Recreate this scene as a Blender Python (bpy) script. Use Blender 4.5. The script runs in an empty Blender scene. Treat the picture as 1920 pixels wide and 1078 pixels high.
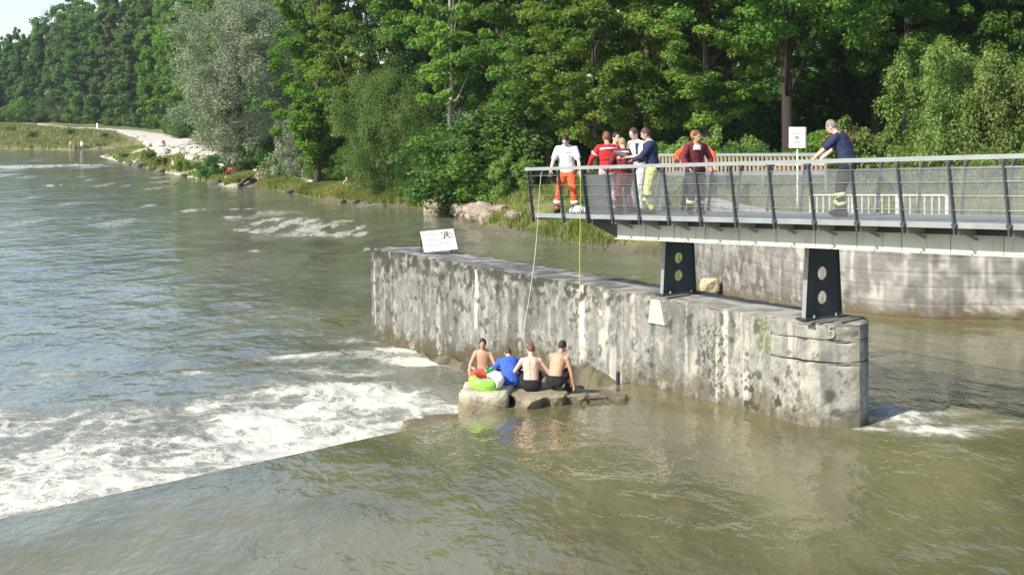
import bpy, bmesh, math, random
import numpy as np
from mathutils import Vector, Matrix

random.seed(7)
RNG = np.random.default_rng(11)
S = bpy.context.scene
COL = S.collection
F, HY, HC = 2640.0, 220.0, 6.0            # focal length in photo pixels, horizon row, eye height above the upper water

# ------------------------------------------------------------------ camera, sky, sun, exposure
cam = bpy.data.cameras.new('camera')
cam_ob = bpy.data.objects.new('camera', cam); COL.objects.link(cam_ob)
cam_ob.location = (0, 0, HC); cam_ob.rotation_euler = (math.radians(90), 0, 0)
cam.sensor_width = 36.0; cam.lens = 36.0 * F / 1920.0
cam.shift_y = -(539.0 - HY) / 1920.0
cam.clip_start = 0.1; cam.clip_end = 6000
S.camera = cam_ob
SUN_AZ = math.atan2(-0.80, -0.60); SUN_EL = math.radians(37)
W = bpy.data.worlds.new('World'); S.world = W; W.use_nodes = True
nt = W.node_tree; nt.nodes.clear()
wo = nt.nodes.new('ShaderNodeOutputWorld'); bg = nt.nodes.new('ShaderNodeBackground'); sk = nt.nodes.new('ShaderNodeTexSky')
sk.sky_type = 'NISHITA'; sk.sun_disc = False; sk.sun_elevation = SUN_EL; sk.sun_rotation = SUN_AZ
sk.altitude = 500; sk.air_density = 1.0; sk.dust_density = 1.6; sk.ozone_density = 1.0
bg.inputs['Strength'].default_value = 0.15
nt.links.new(sk.outputs[0], bg.inputs[0]); nt.links.new(bg.outputs[0], wo.inputs[0])
sun = bpy.data.lights.new('sun', 'SUN'); sun.energy = 4.3; sun.angle = math.radians(0.53); sun.color = (1.0, 0.93, 0.82)
sun_ob = bpy.data.objects.new('sun', sun); COL.objects.link(sun_ob)
sd = Vector((math.sin(SUN_AZ) * math.cos(SUN_EL), math.cos(SUN_AZ) * math.cos(SUN_EL), math.sin(SUN_EL)))
sun_ob.rotation_euler = sd.to_track_quat('Z', 'Y').to_euler()
S.view_settings.view_transform = 'Standard'; S.view_settings.look = 'None'
S.view_settings.exposure = 0.68; S.view_settings.gamma = 1.0; S.view_settings.use_curve_mapping = False
S.render.engine = 'CYCLES'
S.cycles.max_bounces = 6; S.cycles.diffuse_bounces = 3; S.cycles.glossy_bounces = 3
S.cycles.transmission_bounces = 4; S.cycles.transparent_max_bounces = 12
S.cycles.caustics_reflective = False; S.cycles.caustics_refractive = False

# ------------------------------------------------------------------ helpers
def at(px, D, py=None, z=None):
    x = (px - 960.0) / F * D
    if z is None: z = HC - (py - HY) / F * D
    return Vector((x, D, z))
def onz(px, py, z):
    return at(px, (HC - z) * F / (py - HY), z=z)
def smooth(a, b, x):
    t = np.clip((np.asarray(x, float) - a) / (b - a), 0, 1); return t * t * (3 - 2 * t)
def _hash(ix, iy, iz, seed):
    h = (ix.astype(np.int64) * 374761393 + iy.astype(np.int64) * 668265263 + iz.astype(np.int64) * 2147483647 + seed * 974711) & 0xFFFFFFFF
    h = ((h ^ (h >> 13)) * 1274126177) & 0xFFFFFFFF
    h = ((h ^ (h >> 16)) * 2246822519) & 0xFFFFFFFF
    return ((h ^ (h >> 15)) & 0xFFFFFF) / float(0xFFFFFF)
def vnoise(x, y, z=0.0, seed=0):
    x, y, z = np.broadcast_arrays(np.asarray(x, float), np.asarray(y, float), np.asarray(z, float))
    ix, iy, iz = np.floor(x), np.floor(y), np.floor(z)
    fx, fy, fz = x - ix, y - iy, z - iz
    fx = fx * fx * (3 - 2 * fx); fy = fy * fy * (3 - 2 * fy); fz = fz * fz * (3 - 2 * fz)
    r = 0
    for dx in (0, 1):
        for dy in (0, 1):
            for dz in (0, 1):
                w = (fx if dx else 1 - fx) * (fy if dy else 1 - fy) * (fz if dz else 1 - fz)
                r = r + w * _hash(ix + dx, iy + dy, iz + dz, seed)
    return r
def fbm(x, y, z=0.0, o=4, seed=0):
    a, s, t = 0.5, 0.0, 0.0
    x = np.asarray(x, float); y = np.asarray(y, float); z = np.asarray(z, float)
    for i in range(o):
        s = s + a * vnoise(x, y, z, seed + i * 17); t += a
        x = x * 2.03 + 3.1; y = y * 2.03 + 1.7; z = z * 2.03 + 5.3; a *= 0.5
    return s / t

def link(o, parent=None):
    COL.objects.link(o)
    if parent is not None: o.parent = parent
    return o
def tag(o, label, cat, group=None, kind=None):
    o['label'] = label; o['category'] = cat
    if group: o['group'] = group
    if kind: o['kind'] = kind
    return o
def empty(name, loc=(0, 0, 0), rz=0.0):
    o = bpy.data.objects.new(name, None); o.empty_display_size = 0.2
    o.location = loc; o.rotation_euler = (0, 0, rz); COL.objects.link(o); return o
def mesh_np(name, V, Fq, mat=None, smooth_=False):
    """fast mesh from numpy arrays; Fq (n,3) or (n,4)"""
    me = bpy.data.meshes.new(name)
    V = np.asarray(V, np.float32).reshape(-1, 3); Fq = np.asarray(Fq, np.int32)
    n, k = Fq.shape
    me.vertices.add(len(V)); me.vertices.foreach_set('co', V.ravel())
    me.loops.add(n * k); me.loops.foreach_set('vertex_index', Fq.ravel())
    me.polygons.add(n); me.polygons.foreach_set('loop_start', np.arange(0, n * k, k, dtype=np.int32))
    try: me.polygons.foreach_set('loop_total', np.full(n, k, np.int32))
    except Exception: pass
    me.polygons.foreach_set('use_smooth', np.full(n, smooth_, bool))
    me.update(calc_edges=True); me.validate()
    if mat: me.materials.append(mat)
    return me
def attr_f(me, name, vals):
    a = me.attributes.new(name, 'FLOAT', 'POINT'); a.data.foreach_set('value', np.asarray(vals, np.float32).ravel())
def attr_c(me, name, rgb):
    c = np.ones((len(me.vertices), 4), np.float32); c[:, :3] = rgb
    a = me.attributes.new(name, 'FLOAT_COLOR', 'POINT'); a.data.foreach_set('color', c.ravel())
def grid_faces(nu, nv):
    i = np.arange(nu - 1)[:, None] * nv + np.arange(nv - 1)[None, :]
    i = i.ravel(); return np.stack([i, i + nv, i + nv + 1, i + 1], 1)

class MB:
    def __init__(s): s.v = []; s.f = []; s.mi = []; s.cur = 0
    def add(s, vs, fs):
        b = len(s.v); s.v += [tuple(v) for v in vs]; s.f += [tuple(b + i for i in f) for f in fs]; s.mi += [s.cur] * len(fs)
    def box(s, c, d, M=None):
        hx, hy, hz = d[0] / 2, d[1] / 2, d[2] / 2
        vs = [Vector((x, y, z)) for x in (-hx, hx) for y in (-hy, hy) for z in (-hz, hz)]
        if M is not None: vs = [M @ v for v in vs]
        c = Vector(c)
        s.add([v + c for v in vs], [(0, 1, 3, 2), (4, 6, 7, 5), (0, 4, 5, 1), (2, 3, 7, 6), (0, 2, 6, 4), (1, 5, 7, 3)])
    def bar(s, a, b, w, h, up=(0, 0, 1)):
        a, b = Vector(a), Vector(b); d = (b - a); L = d.length; d.normalize()
        r = d.cross(Vector(up))
        if r.length < 1e-3: r = Vector((1, 0, 0))
        r.normalize(); u = r.cross(d)
        M = Matrix((r, d, u)).transposed()
        s.box((a + b) / 2, (w, L, h), M)
    def tube(s, pts, rad, n=8, cap=True, sq=1.0, ref=(0, 0, 1)):
        pts = [Vector(p) for p in pts]; m = len(pts)
        if not hasattr(rad, '__len__'): rad = [rad] * m
        vs = []; pr = None
        for i, p in enumerate(pts):
            d = (pts[min(i + 1, m - 1)] - pts[max(i - 1, 0)]); d.normalize()
            if pr is None:
                r = d.cross(Vector(ref))
                if r.length < 0.05: r = d.cross(Vector((1, 0, 0)))
            else: r = pr - d * pr.dot(d)
            r.normalize(); pr = r; u = d.cross(r)
            for k in range(n):
                a = 2 * math.pi * k / n
                vs.append(p + r * (math.cos(a) * rad[i]) + u * (math.sin(a) * rad[i] * sq))
        fs = [(i * n + k, i * n + (k + 1) % n, (i + 1) * n + (k + 1) % n, (i + 1) * n + k) for i in range(m - 1) for k in range(n)]
        if cap: fs += [tuple(range(n - 1, -1, -1)), tuple((m - 1) * n + k for k in range(n))]
        s.add(vs, fs)
    def caps(s, a, b, r0, r1, n=10):
        """tapered capsule"""
        a, b = Vector(a), Vector(b); d = b - a; L = max(d.length, 1e-5); d = d / L
        P, R = [], []
        for t in (0.02, 0.3, 0.6, 0.85): P.append(a - d * r0 * math.cos(t * math.pi / 2)); R.append(r0 * math.sin(t * math.pi / 2))
        P += [a, b]; R += [r0, r1]
        for t in (0.85, 0.6, 0.3, 0.02): P.append(b + d * r1 * math.cos(t * math.pi / 2)); R.append(r1 * math.sin(t * math.pi / 2))
        s.tube(P, R, n)
    def ell(s, c, r, M=None, nu=14, nv=9):
        c = Vector(c); vs = []; fs = []
        for i in range(nv + 1):
            th = math.pi * min(max(i / nv, 0.004), 0.996)
            for k in range(nu):
                a = 2 * math.pi * k / nu
                v = Vector((r[0] * math.sin(th) * math.cos(a), r[1] * math.sin(th) * math.sin(a), r[2] * math.cos(th)))
                vs.append(c + (M @ v if M is not None else v))
        for i in range(nv):
            for k in range(nu): fs.append((i * nu + k, (i + 1) * nu + k, (i + 1) * nu + (k + 1) % nu, i * nu + (k + 1) % nu))
        fs += [tuple(range(nu)), tuple(nv * nu + k for k in range(nu - 1, -1, -1))]
        s.add(vs, fs)
    def loft(s, rings):
        """rings: list of lists of points of equal length"""
        n = len(rings[0]); vs = [p for r in rings for p in r]; m = len(rings)
        fs = [(i * n + k, i * n + (k + 1) % n, (i + 1) * n + (k + 1) % n, (i + 1) * n + k) for i in range(m - 1) for k in range(n)]
        fs += [tuple(range(n - 1, -1, -1)), tuple((m - 1) * n + k for k in range(n))]
        s.add(vs, fs)
    def mesh(s, name, mats, smooth_=False):
        me = bpy.data.meshes.new(name); me.from_pydata(s.v, [], s.f)
        if not isinstance(mats, (list, tuple)): mats = [mats]
        for m in mats: me.materials.append(m)
        if len(mats) > 1: me.polygons.foreach_set('material_index', s.mi)
        if smooth_: me.polygons.foreach_set('use_smooth', [True] * len(me.polygons))
        bm = bmesh.new(); bm.from_mesh(me); bmesh.ops.recalc_face_normals(bm, faces=bm.faces); bm.to_mesh(me); bm.free()
        return me
    def build(s, name, mats, parent=None, smooth_=False):
        return link(bpy.data.objects.new(name, s.mesh(name, mats, smooth_)), parent)

# ------------------------------------------------------------------ materials
def newmat(name):
    m = bpy.data.materials.new(name); m.use_nodes = True
    t = m.node_tree; b = t.nodes['Principled BSDF']; return m, t, b
def N(t, typ, **kw):
    n = t.nodes.new(typ)
    for k, v in kw.items():
        if k in n.inputs: n.inputs[k].default_value = v
        else: setattr(n, k, v)
    return n
def math_n(t, op, a, b=None, c=None, clamp=False):
    n = t.nodes.new('ShaderNodeMath'); n.operation = op; n.use_clamp = clamp
    for i, v in enumerate((a, b, c)):
        if v is None: continue
        if isinstance(v, (int, float)): n.inputs[i].default_value = v
        else: t.links.new(v, n.inputs[i])
    return n.outputs[0]
def mixc(t, fac, a, b, mode='MIX'):
    n = t.nodes.new('ShaderNodeMix'); n.data_type = 'RGBA'; n.blend_type = mode
    for sock, v in ((n.inputs[0], fac), (n.inputs[6], a), (n.inputs[7], b)):
        if isinstance(v, (int, float)): sock.default_value = v
        elif isinstance(v, tuple): sock.default_value = (*v, 1)
        else: t.links.new(v, sock)
    return n.outputs[2]
def ramp(t, fac, lo, hi):
    n = t.nodes.new('ShaderNodeMapRange'); n.interpolation_type = 'SMOOTHSTEP'
    n.inputs[1].default_value = lo; n.inputs[2].default_value = hi
    t.links.new(fac, n.inputs[0]); return n.outputs[0]
def noise(t, vec, scale, detail=3, rough=0.5, dist=0.0):
    n = N(t, 'ShaderNodeTexNoise', Scale=scale, Detail=detail, Roughness=rough, Distortion=dist)
    if vec is not None: t.links.new(vec, n.inputs['Vector'])
    return n.outputs[0]
def mapped(t, vec, sc=(1, 1, 1), rot=(0, 0, 0)):
    n = t.nodes.new('ShaderNodeMapping'); n.inputs['Scale'].default_value = sc; n.inputs['Rotation'].default_value = rot
    t.links.new(vec, n.inputs[0]); return n.outputs[0]
def bump(t, h, strength, dist=0.02):
    n = N(t, 'ShaderNodeBump', Strength=strength, Distance=dist); t.links.new(h, n.inputs['Height']); return n.outputs[0]

def m_plain(name, col, rough=0.6, metal=0.0, var=0.12, scale=12.0, bmp=0.15, bscale=40.0):
    m, t, b = newmat(name)
    o = N(t, 'ShaderNodeTexCoord').outputs['Object']
    n = noise(t, o, scale, 4)
    dark = tuple(c * (1 - var) for c in col); lite = tuple(min(1, c * (1 + var)) for c in col)
    t.links.new(mixc(t, n, dark, lite), b.inputs['Base Color'])
    b.inputs['Roughness'].default_value = rough; b.inputs['Metallic'].default_value = metal
    if bmp: t.links.new(bump(t, noise(t, o, bscale, 3), bmp, 0.01), b.inputs['Normal'])
    return m
def m_cloth(name, col):
    m, t, b = newmat(name)
    o = N(t, 'ShaderNodeTexCoord').outputs['Object']
    n = noise(t, o, 9, 3)
    t.links.new(mixc(t, n, tuple(c * 0.82 for c in col), tuple(min(1, c * 1.12) for c in col)), b.inputs['Base Color'])
    b.inputs['Roughness'].default_value = 0.85
    t.links.new(bump(t, noise(t, mapped(t, o, (1, 1, 0.55)), 11, 4, 0.6, 1.2), 0.9, 0.06), b.inputs['Normal'])
    return m
def m_attr(name, rough=0.9, fine=0.25, fscale=60.0, bmp=0.5, bdist=0.02, bscale=35.0):
    m, t, b = newmat(name)
    a = N(t, 'ShaderNodeAttribute', attribute_name='paint').outputs['Color']
    o = N(t, 'ShaderNodeTexCoord').outputs['Object']
    n = noise(t, o, fscale, 4, 0.65)
    t.links.new(mixc(t, 1.0, a, mixc(t, n, (1 - fine,) * 3, (1 + fine,) * 3), 'MULTIPLY'), b.inputs['Base Color'])
    b.inputs['Roughness'].default_value = rough
    t.links.new(bump(t, noise(t, o, bscale, 5, 0.6), bmp, bdist), b.inputs['Normal'])
    return m
def m_leaf(name, c0, c1, trans=0.48, objvar=0.3):
    m, t, b = newmat(name)
    t.nodes.remove(b); out = t.nodes['Material Output']
    a = N(t, 'ShaderNodeAttribute', attribute_name='leafvar').outputs['Fac']
    col = mixc(t, a, c0, c1)
    r = N(t, 'ShaderNodeObjectInfo').outputs['Random']
    hsv = N(t, 'ShaderNodeHueSaturation')
    t.links.new(col, hsv.inputs['Color'])
    t.links.new(math_n(t, 'MULTIPLY_ADD', r, objvar * 1.2, 1 - objvar * 0.6), hsv.inputs['Value'])
    t.links.new(math_n(t, 'MULTIPLY_ADD', r, 0.03, 0.485), hsv.inputs['Hue'])
    d = N(t, 'ShaderNodeBsdfPrincipled'); d.inputs['Roughness'].default_value = 0.5
    d.inputs['Specular IOR Level'].default_value = 0.35
    tr = N(t, 'ShaderNodeBsdfTranslucent'); mx = N(t, 'ShaderNodeMixShader'); mx.inputs[0].default_value = trans
    t.links.new(hsv.outputs[0], d.inputs['Base Color'])
    t.links.new(mixc(t, 1.0, hsv.outputs[0], (1.15, 1.2, 0.5), 'MULTIPLY'), tr.inputs['Color'])
    t.links.new(d.outputs[0], mx.inputs[1]); t.links.new(tr.outputs[0], mx.inputs[2]); t.links.new(mx.outputs[0], out.inputs['Surface'])
    return m
def m_water(name, deep, foamcol=(0.56, 0.55, 0.47), big=0.55, strength=0.5, rot=0.0, stretch=1.0, bd=0.16):
    m, t, b = newmat(name)
    p = N(t, 'ShaderNodeNewGeometry').outputs['Position']
    v = mapped(t, p, (1.0, stretch, 1.0), (0, 0, rot))
    n1 = noise(t, v, big, 3, 0.5, 0.5); n2 = noise(t, v, big * 3.6, 3, 0.55, 0.3); n3 = noise(t, v, big * 12, 2, 0.5)
    h = math_n(t, 'MULTIPLY_ADD', n2, 0.42, n1); h = math_n(t, 'MULTIPLY_ADD', n3, 0.09, h)
    fo = N(t, 'ShaderNodeAttribute', attribute_name='foam').outputs['Fac']
    f1 = noise(t, p, 2.2, 6, 0.72, 1.2); f2 = noise(t, p, 11.0, 4, 0.65, 0.4)
    k = math_n(t, 'MULTIPLY_ADD', f1, 1.5, fo); k = math_n(t, 'MULTIPLY_ADD', f2, 0.5, k)
    wv = N(t, 'ShaderNodeTexNoise', Scale=0.9, Detail=3); t.links.new(p, wv.inputs['Vector'])
    wp = N(t, 'ShaderNodeVectorMath', operation='MULTIPLY_ADD'); t.links.new(wv.outputs['Color'], wp.inputs[0]); wp.inputs[1].default_value = (1.6, 1.6, 0); t.links.new(p, wp.inputs[2])
    vo = N(t, 'ShaderNodeTexVoronoi', feature='DISTANCE_TO_EDGE', Scale=1.7); t.links.new(wp.outputs[0], vo.inputs['Vector'])
    vo2 = N(t, 'ShaderNodeTexVoronoi', feature='DISTANCE_TO_EDGE', Scale=4.5); t.links.new(wp.outputs[0], vo2.inputs['Vector'])
    lace = math_n(t, 'ADD', math_n(t, 'MULTIPLY', ramp(t, vo.outputs['Distance'], 0.26, 0.0), 0.40), math_n(t, 'MULTIPLY', ramp(t, vo2.outputs['Distance'], 0.25, 0.0), 0.22))
    k = math_n(t, 'ADD', k, math_n(t, 'MULTIPLY', lace, math_n(t, 'MULTIPLY', fo, 1.4, clamp=True)))
    foam = ramp(t, k, 1.24, 2.05)
    silt = noise(t, mapped(t, p, (1.0, 0.42, 1.0), (0, 0, rot + 0.35)), 0.26, 5, 0.6, 0.9)
    c = mixc(t, ramp(t, silt, 0.36, 0.66), tuple(x * 0.82 for x in deep), tuple(x * 1.3 for x in deep))
    c = mixc(t, math_n(t, 'MULTIPLY', fo, 0.55, clamp=True), c, (0.36, 0.345, 0.23))
    t.links.new(mixc(t, foam, c, foamcol), b.inputs['Base Color'])
    t.links.new(math_n(t, 'MULTIPLY_ADD', foam, 0.6, 0.07), b.inputs['Roughness'])
    b.inputs['IOR'].default_value = 1.33
    hh = math_n(t, 'MULTIPLY_ADD', foam, 0.25, h)
    t.links.new(bump(t, hh, strength, bd), b.inputs['Normal'])
    return m

M = {}
M['concrete'] = m_attr('weathered_concrete', 0.92, 0.22, 45, 0.6, 0.025, 30)
M['ground'] = m_attr('ground_cover', 0.95, 0.3, 1.6, 0.8, 0.2, 2.5)
M['rock'] = m_attr('bank_rock', 0.8, 0.4, 11, 1.0, 0.06, 7)
M['gravel'] = m_plain('pale_gravel', (0.52, 0.49, 0.43), 0.95, var=0.22, scale=3, bmp=0.5, bscale=9)
M['upper'] = m_water('upper_water', (0.136, 0.127, 0.063), big=0.8, strength=0.9, rot=0.5, stretch=0.5, bd=0.078)
M['lower'] = m_water('lower_water', (0.146, 0.151, 0.112), big=0.5, strength=1.0, rot=0.2, stretch=0.55, bd=0.125)
M['galv'] = m_plain('galvanised_steel', (0.30, 0.325, 0.32), 0.5, 0.3, 0.28, 3, 0.15)
def m_streaky(name, col, col2):
    m, t, b = newmat(name); o = N(t, 'ShaderNodeTexCoord').outputs['Object']
    n = noise(t, mapped(t, o, (4, 4, 0.5)), 2.2, 5, 0.7); n2 = noise(t, o, 1.1, 4, 0.6)
    c = mixc(t, ramp(t, n, 0.5, 0.72), col, col2); t.links.new(mixc(t, ramp(t, n2, 0.45, 0.75), c, tuple(x * 0.78 for x in col)), b.inputs['Base Color'])
    b.inputs['Roughness'].default_value = 0.65; t.links.new(bump(t, n, 0.2, 0.01), b.inputs['Normal']); return m
M['beam'] = m_streaky('pale_painted_beam', (0.50, 0.52, 0.47), (0.36, 0.345, 0.29))
M['beam_clean'] = m_plain('pale_painted_beam', (0.40, 0.42, 0.385), 0.6, 0.0, 0.20, 2.0, 0.2, 20)
M['deckplate'] = m_plain('grey_deck_plate', (0.17, 0.185, 0.19), 0.7, 0.0, 0.25, 3, 0.2)
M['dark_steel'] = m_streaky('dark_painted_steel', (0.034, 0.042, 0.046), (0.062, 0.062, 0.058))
M['post_steel'] = m_plain('post_steel', (0.075, 0.085, 0.085), 0.45, 0.2, 0.15, 6, 0.1)
M['wire'] = m_plain('steel_wire', (0.38, 0.39, 0.38), 0.4, 0.5, 0.05, 5, 0)
M['rust'] = m_plain('rusty_pickets', (0.46, 0.32, 0.27), 0.8, 0.0, 0.2, 4, 0.1)
M['white'] = m_plain('white_paint', (0.80, 0.80, 0.78), 0.5, 0.0, 0.05, 4, 0.05)
M['print_grey'] = m_plain('grey_print', (0.42, 0.42, 0.46), 0.6, 0, 0.1, 20, 0)
M['print_black'] = m_plain('black_print', (0.03, 0.03, 0.04), 0.6, 0, 0.1, 20, 0)
M['print_red'] = m_plain('red_print', (0.5, 0.12, 0.13), 0.6, 0, 0.1, 20, 0)
M['rope_white'] = m_plain('pale_rope', (0.48, 0.46, 0.40), 0.8, 0, 0.1, 60, 0.2)
M['rope_yellow'] = m_plain('yellow_rope', (0.62, 0.45, 0.12), 0.8, 0, 0.1, 60, 0.2)
M['bark'] = m_plain('bark', (0.085, 0.065, 0.048), 0.95, 0, 0.4, 6, 0.8, 12)
M['bark_dark'] = m_plain('dark_bark', (0.035, 0.027, 0.021), 0.95, 0, 0.4, 6, 0.8, 12)
M['bark_pale'] = m_plain('pale_bark', (0.34, 0.32, 0.28), 0.9, 0, 0.45, 3, 0.5, 12)
def m_net():
    m, t, b = newmat('fine_wire_net')
    out = t.nodes['Material Output']
    b.inputs['Base Color'].default_value = (0.25, 0.265, 0.265, 1); b.inputs['Roughness'].default_value = 0.5; b.inputs['Metallic'].default_value = 0.3
    tr = N(t, 'ShaderNodeBsdfTransparent'); mx = N(t, 'ShaderNodeMixShader')
    o = N(t, 'ShaderNodeTexCoord').outputs['Object']
    n = noise(t, o, 3, 3)
    t.links.new(math_n(t, 'MULTIPLY_ADD', n, 0.30, 0.16), mx.inputs[0])
    t.links.new(tr.outputs[0], mx.inputs[1]); t.links.new(b.outputs[0], mx.inputs[2]); t.links.new(mx.outputs[0], out.inputs['Surface'])
    return m
M['net'] = m_net()
def m_skin(name, col):
    m, t, b = newmat(name)
    o = N(t, 'ShaderNodeTexCoord').outputs['Object']
    t.links.new(mixc(t, noise(t, o, 10, 3), tuple(c * 0.88 for c in col), tuple(min(1, c * 1.1) for c in col)), b.inputs['Base Color'])
    b.inputs['Roughness'].default_value = 0.55; b.inputs['Subsurface Weight'].default_value = 0.08
    b.inputs['Subsurface Radius'].default_value = (0.02, 0.008, 0.004)
    return m
M['skin_pale'] = m_skin('pale_skin', (0.62, 0.42, 0.33)); M['skin_tan'] = m_skin('tanned_skin', (0.46, 0.27, 0.17))
M['skin_mid'] = m_skin('fair_skin', (0.54, 0.35, 0.26))
for k, c in dict(hair_dark=(0.02, 0.014, 0.01), hair_brown=(0.07, 0.04, 0.022), hair_red=(0.16, 0.06, 0.03), hair_blond=(0.3, 0.22, 0.11), hair_grey=(0.22, 0.19, 0.16)).items():
    M[k] = m_plain(k, c, 0.6, 0, 0.3, 60, 0.6, 90)
for k, c in dict(c_white=(0.78, 0.78, 0.78), c_orange=(0.75, 0.13, 0.035), c_red=(0.52, 0.02, 0.025), c_maroon=(0.16, 0.018, 0.03), c_navy=(0.022, 0.03, 0.075),
                 c_lime=(0.66, 0.72, 0.25), c_dark=(0.025, 0.026, 0.032), c_grey=(0.22, 0.22, 0.22), c_beige=(0.5, 0.46, 0.4), c_blue=(0.045, 0.12, 0.50),
                 c_black=(0.012, 0.012, 0.014), c_band=(0.72, 0.72, 0.70), c_bandlime=(0.62, 0.66, 0.3), c_brightorange=(0.62, 0.13, 0.035),
                 c_redstripe=(0.55, 0.02, 0.06), c_paleblue=(0.5, 0.56, 0.7), c_brown=(0.16, 0.10, 0.07)).items():
    M[k] = m_cloth(k, c)
def m_pvc(name, col):
    m, t, b = newmat(name); b.inputs['Base Color'].default_value = (*col, 1); b.inputs['Roughness'].default_value = 0.25
    o = N(t, 'ShaderNodeTexCoord').outputs['Object']; t.links.new(bump(t, noise(t, o, 20, 2), 0.2, 0.01), b.inputs['Normal']); return m
M['pvc_red'] = m_pvc('orange_red_vinyl', (0.75, 0.10, 0.05)); M['pvc_white'] = m_pvc('white_vinyl', (0.78, 0.78, 0.76)); M['pvc_green'] = m_pvc('lime_vinyl', (0.28, 0.60, 0.08)); M['pvc_dgreen'] = m_pvc('green_vinyl', (0.03, 0.22, 0.05))
L_ = {}
L_['maple'] = m_leaf('maple_leaves', (0.069, 0.168, 0.027), (0.195, 0.329, 0.06))
L_['yellow'] = m_leaf('yellow_green_leaves', (0.108, 0.215, 0.029), (0.255, 0.37, 0.067))
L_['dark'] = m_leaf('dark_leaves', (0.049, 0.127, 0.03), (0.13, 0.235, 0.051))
L_['bright'] = m_leaf('bright_green_leaves', (0.073, 0.185, 0.015), (0.172, 0.31, 0.037))
L_['silver'] = m_leaf('silver_willow_leaves', (0.16, 0.20, 0.125), (0.34, 0.385, 0.27), 0.22)
L_['shrub'] = m_leaf('shrub_leaves', (0.139, 0.244, 0.055), (0.317, 0.422, 0.132))
L_['willowshrub'] = m_leaf('willow_shrub_leaves', (0.11, 0.214, 0.057), (0.248, 0.359, 0.117))
L_['far'] = m_leaf('far_wood_leaves', (0.069, 0.147, 0.045), (0.18, 0.278, 0.092))
L_['grass'] = m_leaf('grass_blades', (0.12, 0.18, 0.034), (0.324, 0.324, 0.102), 0.4, 0.0)
L_['drygrass'] = m_leaf('dry_grass_blades', (0.12, 0.17, 0.05), (0.32, 0.29, 0.13), 0.4, 0.0)

# ------------------------------------------------------------------ layout frames
UX = Vector((0.535, -0.845, 0)).normalized()      # local +x of pier and bridge: towards the nose, upstream
WY = Vector((0.845, 0.535, 0)).normalized()       # local +y: away from the lower river
P0 = Vector((5.62, 27.5, 0))
RZ = math.atan2(UX.y, UX.x)
def pier_x(px, w=0.0):
    """local x at which the line y=w shows at photo column px"""
    k = (px - 960.0) / F; bx = P0.x + WY.x * w; by = P0.y + WY.y * w
    return (k * by - bx) / (UX.x - k * UX.y)
def pier_pt(x, y, z=0.0):
    return P0 + UX * x + WY * y + Vector((0, 0, z))
ZL = -0.8                                            # lower river level
CR0 = onz(0, 965, 0); CR1 = onz(895, 771, 0)
CD = (CR1 - CR0).normalized(); CN = Vector((CD.y, -CD.x, 0))    # along the crest, and towards the upper pool
_k = Matrix(((CD.x, UX.x), (CD.y, UX.y))).inverted() @ Vector((P0.x - CR0.x, P0.y - CR0.y)).to_2d() if False else None
det = CD.x * (-UX.y) - (-UX.x) * CD.y
bx_, by_ = P0.x - CR0.x, P0.y - CR0.y
S_INT = (bx_ * (-UX.y) - (-UX.x) * by_) / det        # crest coordinate where it meets the pier
def st(x, y):
    dx, dy = x - CR0.x, y - CR0.y
    return dx * CD.x + dy * CD.y, dx * CN.x + dy * CN.y

# ------------------------------------------------------------------ terrain
WALL = np.array([(60, 40.4), (30, 41.0), (15.3, 41.5), (12.4, 41.8), (11.0, 42.4), (10.0, 43.6), (9.2, 45.6), (8.3, 49.5), (7.6, 54.5), (7.2, 58.5)])
_bpx = [(1240, 478), (1170, 478), (1100, 462), (1000, 441), (890, 433), (860, 410), (815, 396), (760, 388), (700, 384), (600, 376), (520, 358), (480, 349), (420, 351), (380, 339),
        (320, 327), (260, 313), (215, 303), (180, 294), (212, 284), (246, 278.5), (150, 282), (80, 281), (0, 279.5), (-150, 277), (-600, 273), (-2000, 268)]
BANK = np.array([tuple(onz(a, b, ZL)[:2]) for a, b in _bpx])
POLY = np.vstack([[(1500, 38)], WALL, BANK, [(-900, 700), (-900, 3500), (1500, 3500)]])
def segdist(x, y, pl):
    best = np.full(x.shape, 1e9)
    for (ax, ay), (bx, by) in zip(pl[:-1], pl[1:]):
        dx, dy = bx - ax, by - ay; L2 = dx * dx + dy * dy + 1e-9
        t = np.clip(((x - ax) * dx + (y - ay) * dy) / L2, 0, 1)
        best = np.minimum(best, np.hypot(x - ax - t * dx, y - ay - t * dy))
    return best
def inside(x, y, pl):
    r = np.zeros(x.shape, bool); n = len(pl)
    for i in range(n):
        ax, ay = pl[i]; bx, by = pl[(i + 1) % n]
        c = ((ay > y) != (by > y)) & (x < (bx - ax) * (y - ay) / (by - ay + 1e-12) + ax)
        r ^= c
    return r
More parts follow.
